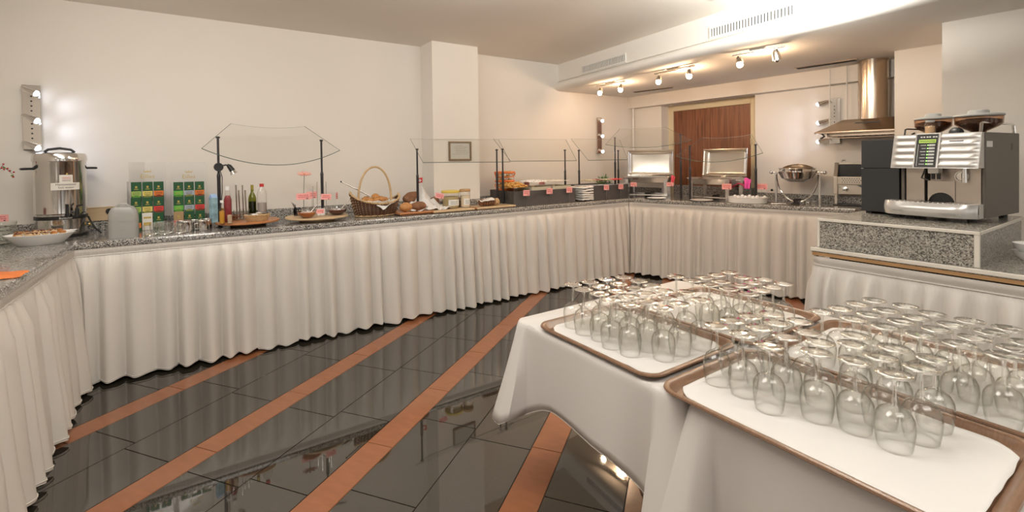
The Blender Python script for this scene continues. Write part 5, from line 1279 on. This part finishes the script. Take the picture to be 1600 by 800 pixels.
fz = zA(658, 283, -.30); Q = ax(655, -.32, ZB + .02)
t = thing('swiss_flag', 'small red flag with a white cross stuck in the bread', 'flag', Q, PA); fh = fz - Q.z
put('flag_pole', M().cyl((-.022, 0, 0), (-.020, 0, fh + .03), .0015, n=6), WOODP, t, smooth=True)
fm = put('flag_cloth', M().grid(lambda u, v: (-.02 + .055*u, .004*sin(5*u), fh - .025 + .05*v + .012*u), 8, 6), mat('flag_red', (.62, .03, .02), .6), t, smooth=True, solid=.001)
for b_ in ((-.0055, .0055, -.016, .016), (-.016, .016, -.0055, .0055)):
    put('white_cross', M().box(.0075 + b_[0], .0075 + b_[1], -.0035, -.0025, fh + .006 + b_[2], fh + .006 + b_[3]), WHITEP, t)
card(ax(686, -.10, ZB), PA - .15, .085, .05, 'pink label card on the white napkin before the jars', stand=zA(686, 310, -.10) - ZB, tilt=.22, base=False)
# jars
JL = mat('olive_paste', (.42, .33, .16), .5, var=.2)
def jar(px, t_, r, h, lab, lid, fillm, label=True):
    Q = ax(px, t_, ZB); t = thing('storage_jar', lab, 'jar', Q, PA)
    put('jar_body', M().lathe([(r*.92, 0), (r, .005), (r, h*.85), (r*.93, h*.9)], 36), GL, t, smooth=True)
    put('contents', M().lathe([(r*.90, .004), (r*.93, h*.66), (0, h*.68)], 32), fillm, t, smooth=True)
    put('jar_lid', M().lathe([(r*1.05, h*.88), (r*1.07, h*.90), (r*1.07, h), (r*1.0, h*1.03), (0, h*1.03)], 36), lid, t, smooth=True)
    if label:
        def fn(u, v): a = -.7 + 1.4*u; return ((r + .001)*sin(a), -(r + .001)*cos(a), h*(.15 + .35*v))
        lb = put('paper_label', M().grid(fn, 12, 1), WHITEP, t, smooth=True)
        for k in range(3):
            def f2(u, v): a = -.45 + .9*u; return ((r + .0016)*sin(a), -(r + .0016)*cos(a), h*(.22 + .08*k + .025*v))
            put('print_line', M().grid(f2, 8, 1), mat('green_print', (.15, .22, .15), .6), lb)
h1_ = zA(705, 298, -.24) - ZB
jar(704, -.24, .088, h1_, 'wide glass jar with a yellow rimmed lid and white label', mat('yellow_lid', (.70, .55, .12), .4), JL)
jar(726.5, -.20, .052, zA(727, 296, -.20) - ZB, 'tall slim glass jar with a wooden lid, right of the wide jar', WOOD, mat('cream_grain', (.72, .62, .46), .7, var=.15))
jar(714, -.33, .07, .085, 'brown filled glass jar half hidden between the wide and the slim jar', mat('brown_lid', (.30, .17, .08), .5), mat('brown_grain', (.30, .16, .07), .7, var=.3, vscale=90), False)
# sliced loaf under napkin
Q = ax(762, -.15, ZB)
lf = thing('sliced_loaf', 'sliced brown loaf on the right board, half covered by a cloth', 'bread', Q, PA)
for k in range(7):
    put('bread_slice', M().ball((-.085 + .028*k, 0, .038), (.015, .052, .038), 18, 12, .08, k*1.1, 2), CRUSTD if k < 6 else CRUMB, lf, smooth=True)
put('heel', M().ball((.115, .01, .038), (.022, .048, .036), 18, 12, .1, 9, 2), CRUMB, lf, smooth=True)
o = put('loaf_cloth', M().grid(lambda u, v: (-.12 + .17*u + .03*v, -.06 + .15*v, .020 + .062*sin(pi*min(1, .18 + .6*v))**.6*(1 - .25*(1-u)) + .004*noise.noise(Vector((u*5, v*5, 9)))), 14, 14), NAPK, None, smooth=True, solid=.0015, loc=Q, rot=(0, 0, PA)); tag(o, 'white folded cloth laid over the sliced loaf', 'napkin')
# ---- long anthracite tray box with bowls
def boxtray(pa_, pb_, tf, tbk, hgt, lab, n):
    A = ax(pa_, tf); B = ax(pb_, tf); s0_, s1_ = st(A)[0], st(B)[0]; P = pa((s0_ + s1_)/2, (tf + tbk)/2, TOP); w = (s1_ - s0_)/2; d = (tf - tbk)/2
    t = thing('cooling_tray', lab, 'tray', P, PA)
    put('side_front', M().box(-w, w, -d, -d + .012, 0, hgt), ANTH, t, bevel=.002); put('side_back', M().box(-w, w, d - .012, d, 0, hgt), ANTH, t, bevel=.002)
    put('side_left', M().box(-w, -w + .012, -d + .012, d - .012, 0, hgt), ANTH, t, bevel=.002); put('side_right', M().box(w - .012, w, -d + .012, d - .012, 0, hgt), ANTH, t, bevel=.002)
    put('tray_bottom', M().box(-w + .012, w - .012, -d + .012, d - .012, .06, .07), ANTH, t)
    return t, P, w, d
hg = zA(803, 299.5, -.10) - TOP
bt, PT, w, d = boxtray(803, 899, -.10, -.60, hg, 'long anthracite box tray holding cereals and two cream bowls', 0)
def inbox(t, P, w, d, x0, x1, y0, y1, z0, z1, name, lab, mt, fill, fillz, bumps=None, cat='bowl'):
    P0 = Matrix.Rotation(PA, 3, 'Z') @ Vector(((x0+x1)/2, (y0+y1)/2, 0)) + P; P0.z = TOP + z0
    q = thing(name, lab, cat, P0, PA); a, b = (x1-x0)/2, (y1-y0)/2; h = z1 - z0
    V = []; rr = [rrect(-a*.9, a*.9, -b*.9, b*.9, .02, 4), rrect(-a, a, -b, b, .02, 4), rrect(-a + .004, a - .004, -b + .004, b - .004, .018, 4), rrect(-a*.86, a*.86, -b*.86, b*.86, .018, 4)]
    zz = [0, h, h, .006]; n = len(rr[0])
    for r_, z in zip(rr, zz): V += [(p[0], p[1], z) for p in r_]
    fs = [(k*n+i, k*n+(i+1) % n, (k+1)*n+(i+1) % n, (k+1)*n+i) for k in range(3) for i in range(n)] + [tuple(range(n))[::-1], tuple(range(3*n, 4*n))]
    put('bowl_wall', M().add(V, fs), mt, q, smooth=True)
    if bumps:
        mm = M(); rnd = random.Random(len(lab))
        for k in range(bumps[0]):
            x, y = rnd.uniform(-a*.85, a*.85), rnd.uniform(-b*.85, b*.85); hh = bumps[2]*(1 - (x/a)**2)*(1 - (y/b)**2)
            mm.ball((x, y, fillz + hh*rnd.uniform(.5, 1)), (bumps[1]*rnd.uniform(.7, 1.3), bumps[1], bumps[1]*.6), 7, 5, .3, k, 2)
        put(bumps[3], mm, fill, q, smooth=True, kind='stuff')
        put('food_bed', M().grid(lambda u, v: (a*.88*(2*u-1), b*.88*(2*v-1), fillz + bumps[2]*.6*(1 - (2*u-1)**2)*(1 - (2*v-1)**2)), 10, 10), fill, q, smooth=True)
    else:
        put('contents', M().grid(lambda u, v: (a*.93*(2*u-1), b*.93*(2*v-1), fillz + .006*noise.noise(Vector((u*6, v*6, a)))), 16, 16), fill, q, smooth=True)
    return q
CERE = mat('golden_cornflakes', (.62, .34, .09), .6, var=.35, vscale=60)
CREAMB = mat('cream_bowl', (.62, .58, .44), .4)
X = lambda px: (st(ax(px, -.16))[0] - st(Vector((PT.x, PT.y, 0)))[0])
inbox(bt, PT, w, d, X(795) , X(826), -d + .02, d - .17, .07, hg + .005, 'cereal_bowl', 'glass box heaped with golden cornflakes at the left of the long tray', GL, CERE, hg - .03, (150, .017, .06, 'cornflakes'))
inbox(bt, PT, w, d, X(828) , X(859), -d + .02, d - .17, .07, hg + .035, 'cream_bowl', 'cream square bowl of white cereal, middle of the long tray', CREAMB, WHITE, hg + .018, (60, .012, .02, 'white_flakes'))
inbox(bt, PT, w, d, X(860.5) , X(890), -d + .02, d - .17, .07, hg + .035, 'cream_bowl', 'cream square bowl right of the white cereal bowl', CREAMB, mat('pale_yoghurt', (.80, .78, .70), .4), hg + .022)
# wire/orange basket with snacks
Q = ax(789, -.46, TOP + .07); hQ = zA(789, 265, -.46) - TOP - .07; rq = 15*pxm(Q)
ob = thing('orange_wire_basket', 'tall orange and wire basket of crispbread behind the double posts', 'basket', Q, PA)
ORW = mat('orange_wire', (.80, .20, .04), .4)
for k in range(7):
    f = k/6; put('ring', M().tube([(rq*(.82 + .18*f)*cos(2*pi*i/36), rq*(.82 + .18*f)*sin(2*pi*i/36), hQ*.9*f) for i in range(36)], .013 if k % 2 == 0 else .006, 6, closed=True), ORW, ob, smooth=True)
m = M()
for i in range(16): a = 2*pi*i/16; m.tube([(rq*.82*cos(a), rq*.82*sin(a), 0), (rq*cos(a), rq*sin(a), hQ*.9)], .003, 5)
put('upright_wires', m, CHROME, ob, smooth=True)
for sx_ in (-1, 1):
    for zz_ in (.45, .85): put('round_handle', M().tube([(sx_*rq*1.05 + .022*cos(2*pi*i/16), -.01, hQ*zz_ + .022*sin(2*pi*i/16)) for i in range(16)], .005, 6, closed=True), ORW, ob, smooth=True)
m = M(); rnd = random.Random(5)
for k in range(60): a = rnd.uniform(0, 6.3); r_ = rq*.7*rnd.random()**.5; m.ball((r_*cos(a), r_*sin(a), rnd.uniform(.01, hQ*.95)), (.022, .018, .012), 7, 5, .3, k)
put('crisps', m, mat('pale_crisps', (.62, .45, .18), .6, var=.3, vscale=50), ob, smooth=True, kind='stuff')
zc_ = lambda px, py, t_: zA(px, py, t_) - TOP
for px, y0, y1, lab in ((822.5, 306, 297, 'pink label card in front of the cornflakes end of the long tray'), (858.5, 303, 294, 'pink label card at the middle of the long anthracite tray'), (889.5, 301, 292.5, 'pink label card at the right end of the long tray')):
    h0_ = zc_(px, y0, -.055); card(ax(px, -.055), PA, .085, zc_(px, y1, -.055) - h0_, lab, stand=h0_, blk=.042, tilt=.03)
card(ax(823, -.36, TOP + .07), PA, .075, .05, 'pink label card standing up behind the cornflakes', stand=zc_(823, 290, -.36) - .07, base=False)
card(ax(847, -.36, TOP + .07), PA, .085, .05, 'pink label card standing up behind the white cereal bowl', stand=zc_(847, 288.5, -.36) - .07, base=False)
# white cloth stack between trays
Q = ax(906, -.20); w9 = .085
for k in range(6):
    t = put('folded_napkin', M().grid(lambda u, v: ((2*u-1)*w9, (2*v-1)*.15, .028*k + .02 + .006*sin(3*u + k) + .01*noise.noise(Vector((u*3, v*3, k)))), 10, 12), NAPK, None, smooth=True, solid=.020, loc=Q, rot=(0, 0, PA))
    tag(t, 'white folded cloth, %s from the bottom of the pile between the trays' % ordn[k], 'napkin', 'pile of white cloths between the anthracite trays')
# second box tray with vegetables, herb pot
hg2 = zA(916, 291, -.09) - TOP
bt2, PT2, w2, d2 = boxtray(915.5, 981, -.09, -.56, hg2, 'shorter anthracite box tray with sliced vegetables near the corner', 0)
X2 = lambda px: (st(ax(px, -.16))[0] - st(Vector((PT2.x, PT2.y, 0)))[0])
vegs = [(918, 929, (.55, .48, .30), 'pale sliced mushrooms', 'left'), (930, 942, (.30, .10, .05), 'brown olives', 'second'), (943, 953, (.45, .40, .20), 'mixed pickles', 'third'), (954, 978, (.62, .05, .03), 'red tomato slices', 'right')]
for a, b, col, nm, wh in vegs:
    xa2, xb2 = X2(a), X2(b); xa2 = max(xa2, -w2 + .016); xb2 = min(xb2, w2 - .016)
    inbox(bt2, PT2, w2, d2, xa2, xb2, -d2 + .02, -d2 + .20, .07, hg2 + .002, 'salad_dish', 'dish of %s in the shorter anthracite tray' % nm, WHITE, mat('veg_' + wh, col, .35, var=.5, vscale=60), hg2 - .012, (40, .014, .012, nm.replace(' ', '_')))
Q = ax(943, -.36, TOP + .07); t = thing('herb_pot', 'pot of bushy green herbs behind the vegetable tray', 'plant', Q, PA); hh = zA(943, 272, -.36) - Q.z
put('plant_pot', M().lathe([(.045, 0), (.06, .09), (.064, .09), (.060, .085), (0, .08)], 28), mat('terracotta'), t, smooth=True)
m = M(); rnd = random.Random(2)
for k in range(230):
    a = rnd.uniform(0, 2*pi); r_ = .105*rnd.random()**.5; z = .085 + (hh - .085)*(1 - (r_/.12)**2)*rnd.uniform(.35, 1)
    m.T = Matrix.Translation((r_*cos(a), r_*sin(a), z)) @ Matrix.Rotation(rnd.uniform(0, 6), 4, 'Z') @ Matrix.Rotation(rnd.uniform(-.8, .5), 4, 'Y'); m.ball((.012, 0, 0), (.018, .006, .0016), 6, 4)
m.T = Matrix.Identity(4)
put('leaves', m, GREEN, t, smooth=True, kind='stuff')
m = M()
for k in range(26): a = rnd.uniform(0, 6.3); r_ = rnd.uniform(.01, .08); m.tube([(.02*cos(a), .02*sin(a), .07), (r_*cos(a), r_*sin(a), hh*.85)], .0015, 5)
put('stalks', m, GREEN, t, smooth=True, kind='stuff')
for px, y0, y1, lab in ((947.5, 297, 289, 'pink label card in front of the shorter anthracite tray, left of two'), (970, 295.5, 288, 'pink label card in front of the shorter anthracite tray, right of two')):
    h0_ = zc_(px, y0, -.05); card(ax(px, -.05), PA, .085, zc_(px, y1, -.05) - h0_, lab, stand=h0_, blk=.035, tilt=.05)
# framed notice on the pillar
q0 = Vp(700.5, 236, AN, OA - .435); q1 = Vp(735.5, 236, AN, OA - .435); zt_, zb_ = Vp(718, 221, AN, OA - .435).z, Vp(718, 251, AN, OA - .435).z
L = (q1 - q0).length; fr = thing('framed_notice', 'small notice in a brown wooden frame on the pillar', 'picture frame', (q0.x, q0.y, zb_), PA); hF = zt_ - zb_
put('frame', frame_m(0, L, -.018, 0, 0, hF, .018), mat('frame_wood', (.20, .13, .07), .4), fr, bevel=.002); put('paper', M().box(.015, L - .015, -.008, -.003, .015, hF - .015), mat('notice_paper', (.70, .68, .63), .7), fr)
put('pane', M().box(.016, L - .016, -.0125, -.0115, .016, hF - .016), GL, fr)
for k, (a, b) in enumerate(((.30, .62), (.22, .80), (.30, .72), (.30, .78), (.30, .85), (.15, .55), (.60, .82))):
    z = hF*(.78 - .09*min(k, 5)); put('text_line', M().box(L*a, L*b, -.0086, -.008, z, z + .004), mat('faint_print', (.42, .40, .36), .7), fr)
# ================================================================== counter C: chafing dishes etc.
def rc(px, d, z=TOP, py=300): return atC(px, d, z, py)
def wC(pa2, pb2, d): return (rc(pb2, d) - rc(pa2, d)).length
def chafer(pxl, pxr, d, ytop, yrim, lab, closed_lid_px=None, lean=.0, cloth=None, rz=0.):
    A, B = rc(pxl, d), rc(pxr, d); P = (A + B)/2; w = (B - A).length/2; rim = zC((pxl+pxr)/2, yrim, d) - TOP; top = zC((pxl+pxr)/2, ytop, d + .15) - TOP
    t = thing('chafing_dish', lab, 'chafing dish', P, P2 + rz); dd = .17
    put('water_pan', M().add([(-w*.86, -dd*.80, rim - .085), (w*.86, -dd*.80, rim - .085), (w*.86, dd*.80, rim - .085), (-w*.86, dd*.80, rim - .085), (-w*.96, -dd, rim - .01), (w*.96, -dd, rim - .01), (w*.96, dd, rim - .01), (-w*.96, dd, rim - .01)], [(0,3,2,1),(4,5,6,7),(0,1,5,4),(1,2,6,5),(2,3,7,6),(3,0,4,7)]), STEEL, t, bevel=.008)
    put('pan_rim', M().prism(rrect(-w, w, -dd - .012, dd + .012, .03, 5), rim - .012, rim - .002), STEELW, t, bevel=.003)
    put('food_pan', M().prism(rrect(-w*.9, w*.9, -dd + .01, dd - .01, .03, 5), rim - .001, rim + .005), CHROME, t, bevel=.002)
    for sx_ in (-1, 1):
        for sy_ in (-1, 1): put('leg', M().box(sx_*w*.80 - .022, sx_*w*.80 + .022, sy_*dd*.9 - .006, sy_*dd*.9 + .006, 0, rim - .012), STEEL, t, bevel=.002)
        put('side_handle', M().tube([(sx_*w*.98, -.05, rim - .03), (sx_*(w + .035), -.04, rim - .03), (sx_*(w + .035), .04, rim - .03), (sx_*w*.98, .05, rim - .03)], .006, 8), CHROME, t, smooth=True)
    put('cross_shelf', M().box(-w*.82, w*.82, -dd*.9, -dd*.9 + .012, .03, .045), STEEL, t); put('cross_shelf', M().box(-w*.82, w*.82, dd*.9 - .012, dd*.9, .03, .045), STEEL, t)
    b_ = put('burner', M().lathe([(.04, 0), (.045, .01), (.045, .045), (.03, .055), (.02, .06), (0, .06)], 24), BLACK, t, smooth=True)
    put('burner_damper', M().cyl((.03, -.03, .06), (.09, -.05, .062), .004, n=8), BLACK, b_, smooth=True)
    # raised lid seen from inside: shallow dish
    lh = top - rim - .02; lt = Matrix.Translation((0, dd + .01, rim + .012)) @ Matrix.Rotation(-lean, 4, 'X')
    def lid(u, v):
        x = (2*u-1)*w*.98; z = lh*v; ex = max(0, (abs(2*u-1) - .80)/.20); ez = max(0, (abs(2*v-1) - .74)/.26); e = max(ex, ez)
        y = .055*(1 - min(1, e)**2) + .012*(1 - (2*u-1)**2)*(1 - (2*v-1)**2)
        return tuple(lt @ Vector((x, y, z)))
    ld = put('lid_shell', M().grid(lid, 40, 30), mat('satin_lid_inside', (.70, .66, .60), .28, 1), t, smooth=True, solid=.0015)
    m = M(); m.T = lt
    m.tube([(-w*.98, 0, 0), (w*.98, 0, 0), (w*.98, 0, lh), (-w*.98, 0, lh)], .007, 8, closed=True); m.T = Matrix.Identity(4)
    put('lid_rim', m, STEELW, ld, smooth=True)
    m = M(); m.T = lt; m.tube([(-w*.80, .042, lh*.10), (w*.80, .042, lh*.10), (w*.80, .042, lh*.90), (-w*.80, .042, lh*.90)], .004, 6, closed=True); m.T = Matrix.Identity(4)
    put('lid_inner_bead', m, STEELW, ld, smooth=True)
    put('lid_handle', M().tube([tuple(lt @ Vector((-.05, .07, lh*.5))), tuple(lt @ Vector((-.04, .095, lh*.5))), tuple(lt @ Vector((.04, .095, lh*.5))), tuple(lt @ Vector((.05, .07, lh*.5)))], .006, 8), BLACK, ld, smooth=True)
    put('hinge_block', M().box(-.03, .03, dd, dd + .03, rim - .01, rim + .015), CHROME, t, bevel=.003)
    return t, P, w, rim
ch1, PC1, w1, rim1 = chafer(979, 1048, .36, 234, 275, 'left chafing dish with its steel lid raised, before the corner wall', lean=.04, rz=.25)
ch2, PC2, w2_, rim2 = chafer(1081, 1158, .36, 232, 277, 'right chafing dish with its steel lid raised, in front of the walnut door', lean=.10, rz=-.22)
# curved guards on C
post(1063.5, 209, .30, 'dark guard post between the two chafing dishes, left of a pair', True); post(1078, 227, .12, 'dark guard post between the two chafing dishes, right of a pair', True); post(1181, 225, .16, 'dark guard post right of the magenta cloth', True)
sheet('curved_glass_guard', [A3(946, 226, -.10), C3(1081, 219, .14), C3(1040, 199, .50), A3(968, 202, -.48)], (.045, .0), 'curved clear glass guard above the left chafing dish', .05)
sheet('curved_glass_guard', [C3(1056, 244, .02), C3(1192, 239, .02), C3(1174, 210, .38), C3(1098, 215, .38)], (.055, .02), 'curved clear glass guard above the right chafing dish', .05)
# cloths
def ragcloth(px, py, d, col, lab, s_, hang):
    Q = rc(px, d); z = zC(px, py, d); o = put('dish_cloth', M().grid(lambda u, v: ((2*u-1)*s_*(1 - .25*v), -.02 - .02*sin(2.2*v) + .008*sin(9*u + 3*v), -hang*v + .012*(1-v)*sin(5*u)), 16, 14), mat('cloth_' + lab[:4], col, .8, bump=.3, bscale=30), None, smooth=True, solid=.003, loc=(Q.x, Q.y, z), rot=(0, 0, P2)); tag(o, lab, 'cloth')
ragcloth(1169, 279, .18, (.80, .10, .42), 'magenta cloth hanging beside the right chafing dish', .035, .11)
ragcloth(1053, 275, .22, (.72, .08, .12), 'red cloth hanging on the right handle of the left chafing dish', .025, .08)
t = put('dark_red_cloth', M().grid(lambda u, v: ((u-.5)*.14, (v-.5)*.10, .05*sin(pi*u) + .02*noise.noise(Vector((u*4, v*4, 0)))), 14, 10), mat('crimson_cloth', (.38, .03, .07), .8, bump=.3, bscale=30), None, smooth=True, solid=.004, loc=(*rc(1155, .20).xy, TOP + .155), rot=(0, 0, P2)); tag(t, 'crumpled crimson cloth between chafing dish and magenta cloth', 'cloth')
# plates
def plate(px, d, r, lab, mt=WHITE):
    Q = rc(px, d); t = thing('white_plate', lab, 'plate', Q, 0)
    put('plate_body', M().lathe([(r*.6, 0), (r*.65, .002), (r*.9, .013), (r, .016), (r, .018), (r*.88, .016), (r*.62, .006), (0, .005)], 44), mt, t, smooth=True)
    put('foot_ring', M().lathe([(r*.52, 0), (r*.6, 0), (r*.6, .003), (r*.52, .003)], 32), mt, t, smooth=True)
plate(1026, .10, .115, 'white plate on the counter before the left chafing dish'); plate(1096, .085, .125, 'white plate on the counter before the right chafing dish')
# dish of eggs
Q = rc(1168, .15); r = 31*pxm(Q)*.92; hh = .075
t = thing('round_egg_dish', 'wide round white dish filled with white eggs', 'dish', Q, P2)
put('dish_wall', M().lathe([(r*.92, 0), (r*.96, .004), (r, hh*.75), (r*1.0, hh*.85), (r*.97, hh*.85), (r*.93, .01), (0, .008)], 56, 1, .8), WHITE, t, smooth=True)
put('dish_rim', M().lathe([(r*1.0, hh*.80), (r*1.03, hh*.84), (r*1.0, hh*.88)], 56, 1, .8, cap=False), WHITE, t, smooth=True)
k = 0
for iy in range(3):
    for ix in range(5):
        x, y = (ix - 2)*r*.37 + (iy % 2)*.02, (iy - 1)*r*.42
        if hypot(x/r, y/(r*.8)) > .86: continue
        w_ = Matrix.Rotation(P2, 3, 'Z') @ Vector((x, y, 0)) + Q
        e = thing('boiled_egg', 'white egg, %s from the left in the %s row of the round dish' % (ordn[ix], ['front', 'middle', 'rear'][iy]), 'egg', (w_.x, w_.y, TOP + .055), k*.7, 'eggs in the round dish')
        put('egg_shell', M().lathe([(0, -.020), (.012, -.018), (.0205, -.006), (.0225, .004), (.019, .017), (.010, .027), (0, .030)], 22, cap=False), WHITE, e, smooth=True); k += 1
# label cards on C
zcc = lambda px, py, d: zC(px, py, d) - TOP
for px, y0, y1, d, wd_, lab, bs in ((990, 291.5, 285, .10, .085, 'pink label card at the left foot of the left chafing dish', True), (1047, 291, 285, .14, .085, 'pink label card at the right foot of the left chafing dish', True), (1135.5, 296, 287, .10, .10, 'larger pink label card before the right chafing dish', True), (1190, 296, 287, .20, .11, 'pink label card behind the egg dish, right of the magenta cloth', False)):
    h0_ = zcc(px, y0, d); card(rc(px, d), P2, wd_, zcc(px, y1, d) - h0_, lab, stand=h0_, blk=.04, base=bs)
# round roll-top soup chafer
Q = rc(1246, .30); r = 29*pxm(Q)*.90
t = thing('round_chafing_dish', 'round roll-top steel chafing dish on a curved stand, right of the eggs', 'chafing dish', Q, P2); zr = zC(1246, 268, .30) - TOP; zt_ = zC(1250, 255, .42) - TOP
put('outer_bowl', M().lathe([(0, zr - .11), (r*.5, zr - .105), (r*.85, zr - .07), (r*1.0, zr - .01), (r*1.02, zr), (r*.98, zr), (r*.9, zr - .02)], 56), STEELW, t, smooth=True)
put('inner_ring', M().lathe([(r*.93, zr - .01), (r*.96, zr + .030), (r*1.0, zr + .034), (r*.99, zr + .038), (r*.92, zr + .034), (r*.90, zr), (0, zr - .002)], 56), CHROME, t, smooth=True)
def dome(u, v):
    a = pi*u; b = pi*.5*v; rr_ = r*1.0
    p = Vector((cos(a)*cos(b)*rr_, sin(a)*cos(b)*rr_*.62 , sin(b)*(zt_ - zr)*1.15)); return (p.x, p.y + .02, p.z + zr - .02)
put('roll_top_lid', M().grid(dome, 40, 16), COPPER, t, smooth=True, solid=.002)
for sx_ in (-1, 1):
    put('stand_arm', M().box(sx_*r*1.12 - .010, sx_*r*1.12 + .010, -.012, .012, 0, zr - .0), STEEL, t, bevel=.003)
    put('hinge_knob', M().cyl((sx_*r*1.02, 0, zr - .01), (sx_*r*1.32, 0, zr - .01), .010, n=14), CHROME, t, smooth=True)
    put('knob_cap', M().ball((sx_*r*1.38, 0, zr - .01), .019, 16, 10), CHROME, t, smooth=True)
put('curved_cradle', M().tube([(r*1.08*cos(pi + pi*i/20), -.02, zr - .03 + (zr - .05)*sin(pi + pi*i/20)) for i in range(21)], .007, 8), CHROME, t, smooth=True)
put('burner', M().lathe([(.04, 0), (.045, .04), (.03, .055), (0, .055)], 24), BLACK, t, smooth=True); put('burner_plate', M().lathe([(.09, .0), (.095, .006), (0, .008)], 32), STEEL, t, smooth=True)
for k, (px, d, dy) in enumerate(((1222, .10, .0), (1234, .09, .02))):
    Q = rc(px, d, TOP + .001); s_ = thing('serving_spoon', ['left', 'right'][k] + ' dark handled spoon lying in front of the roll-top dish', 'spoon', Q, P2 + .2 + .5*k)
    put('handle', M().tube([(-.10, 0, .006), (0, 0, .01), (.05, 0, .008)], [.005, .004, .003], 8), STEEL, s_, smooth=True); put('spoon_bowl', M().ball((.075, 0, .010), (.035, .022, .008), 16, 8), BLACK, s_, smooth=True)
for k in range(6):
    Q = rc(1251 + 9*(k % 3) + 3*(k//3), .07 + .06*(k//3)); g = thing('egg_cup_glass', 'tiny clear glass cup, %s from the left, %s row before the roll-top dish' % (ordn[k % 3], ['front', 'rear'][k//3]), 'glass', Q, 0, 'tiny glass cups by the roll-top dish')
    put('cup_wall', M().lathe([(.014, .010), (.020, .03), (.022, .05), (.020, .05), (.012, .014)], 24, cap=False), GL, g, smooth=True); put('cup_foot', M().lathe([(.017, 0), (.018, .003), (.006, .008), (.014, .010), (0, .011)], 24), FOOTG, g, smooth=True)
# cutlery / wire rack behind egg dish
Q = rc(1206, .38); t = thing('steel_ladle_rest', 'small chrome rack with black knob, left of the roll-top dish', 'rack', Q, P2)
put('rack_wire', M().tube([(-.05, 0, .01), (-.05, 0, .12), (.05, 0, .12), (.05, 0, .01)], .004, 8), CHROME, t, smooth=True); put('black_knob', M().ball((0, 0, .13), .014, 12, 8), BLACK, t, smooth=True); put('rack_base', M().box(-.06, .06, -.04, .04, 0, .01), CHROME, t, bevel=.002)
# conveyor toaster
A = rc(1302, .34); t = thing('conveyor_toaster', 'cream-lit steel conveyor toaster half hidden by the black cooler', 'toaster', A, P2); 
zt_ = zC(1310, 254, .40) - TOP; zm = zC(1303, 276, .34) - TOP; zl = zC(1303, 303, .34) - TOP; wT = .40
TS = mat('toaster_steel', (.66, .60, .52), .3, .8)
side = [(.0, zl), (.0, zm), (.10, zt_ - .02), (.12, zt_), (.38, zt_), (.38, zl)]
for nm, x0_, x1_ in (('side_panel', 0, .035), ('side_panel', wT - .035, wT)):
    m = M(); n = len(side); m.add([(x0_, p[0], p[1]) for p in side] + [(x1_, p[0], p[1]) for p in side], [tuple(range(n)), tuple(range(n, 2*n))[::-1]] + [(i, n+i, n+(i+1) % n, (i+1) % n) for i in range(n)]); put(nm, m, TS, t, bevel=.004)
put('top_cover', M().box(.035, wT - .035, .12, .38, zt_ - .02, zt_ + .004), TS, t, bevel=.003); put('wire_top', M().tube([(.06, .14, zt_ + .005), (.06, .16, zt_ + .022), (.34, .16, zt_ + .022), (.34, .14, zt_ + .005)], .004, 6), CHROME, t, smooth=True)
put('dark_mouth', M().box(.035, wT - .035, .12, .36, zm, zt_ - .022), BLACK, t)
put('slotted_front', M().box(.035, wT - .035, .0, .03, zm - .075, zm), TS, t, bevel=.003)
hl = M().cyl((0, -.001, 0), (0, .0005, 0), .0045, n=10).mesh('vent_hole', BLACK)
for i in range(14):
    for j in range(3): put('vent_hole', hl, None, t, loc=(.075 + .02*i + .01*(j % 2), 0, zm - .055 + .018*j))
put('control_panel', M().box(.035, wT - .035, .03, .05, zl, zm - .078), TS, t)
kx = .10; kz = (zl + zm - .078)/2
m = M(); m.T = Matrix.Translation((kx, .028, kz)) @ Matrix.Rotation(R(90), 4, 'X'); m.lathe([(.030, 0), (.030, .004), (.024, .004), (.022, .022), (.018, .024), (0, .024)], 28); m.T = Matrix.Identity(4); put('control_knob', m, CHROME, t, smooth=True)
put('pilot_light', M().cyl((.05, .030, kz + .02), (.05, .026, kz + .02), .005, n=12), mat('green_pilot', (.1, .3, .08), .4), t, smooth=True)
put('chute', M().add([(.19, .03, zm - .085), (wT - .04, .03, zm - .085), (wT - .04, -.02, zl + .01)], [(0, 1, 2)]), mat('blue_grey_chute', (.12, .16, .20), .4), t, solid=.002)
for fx in (.02, wT - .02):
    for fy in (.03, .34): put('leg', M().box(fx - .012, fx + .012, fy - .012, fy + .012, 0, zl), TS, t, bevel=.002)
put('crumb_tray', M().box(.0, .30, -.06, .20, .004, .012), BLACK, t, bevel=.002)
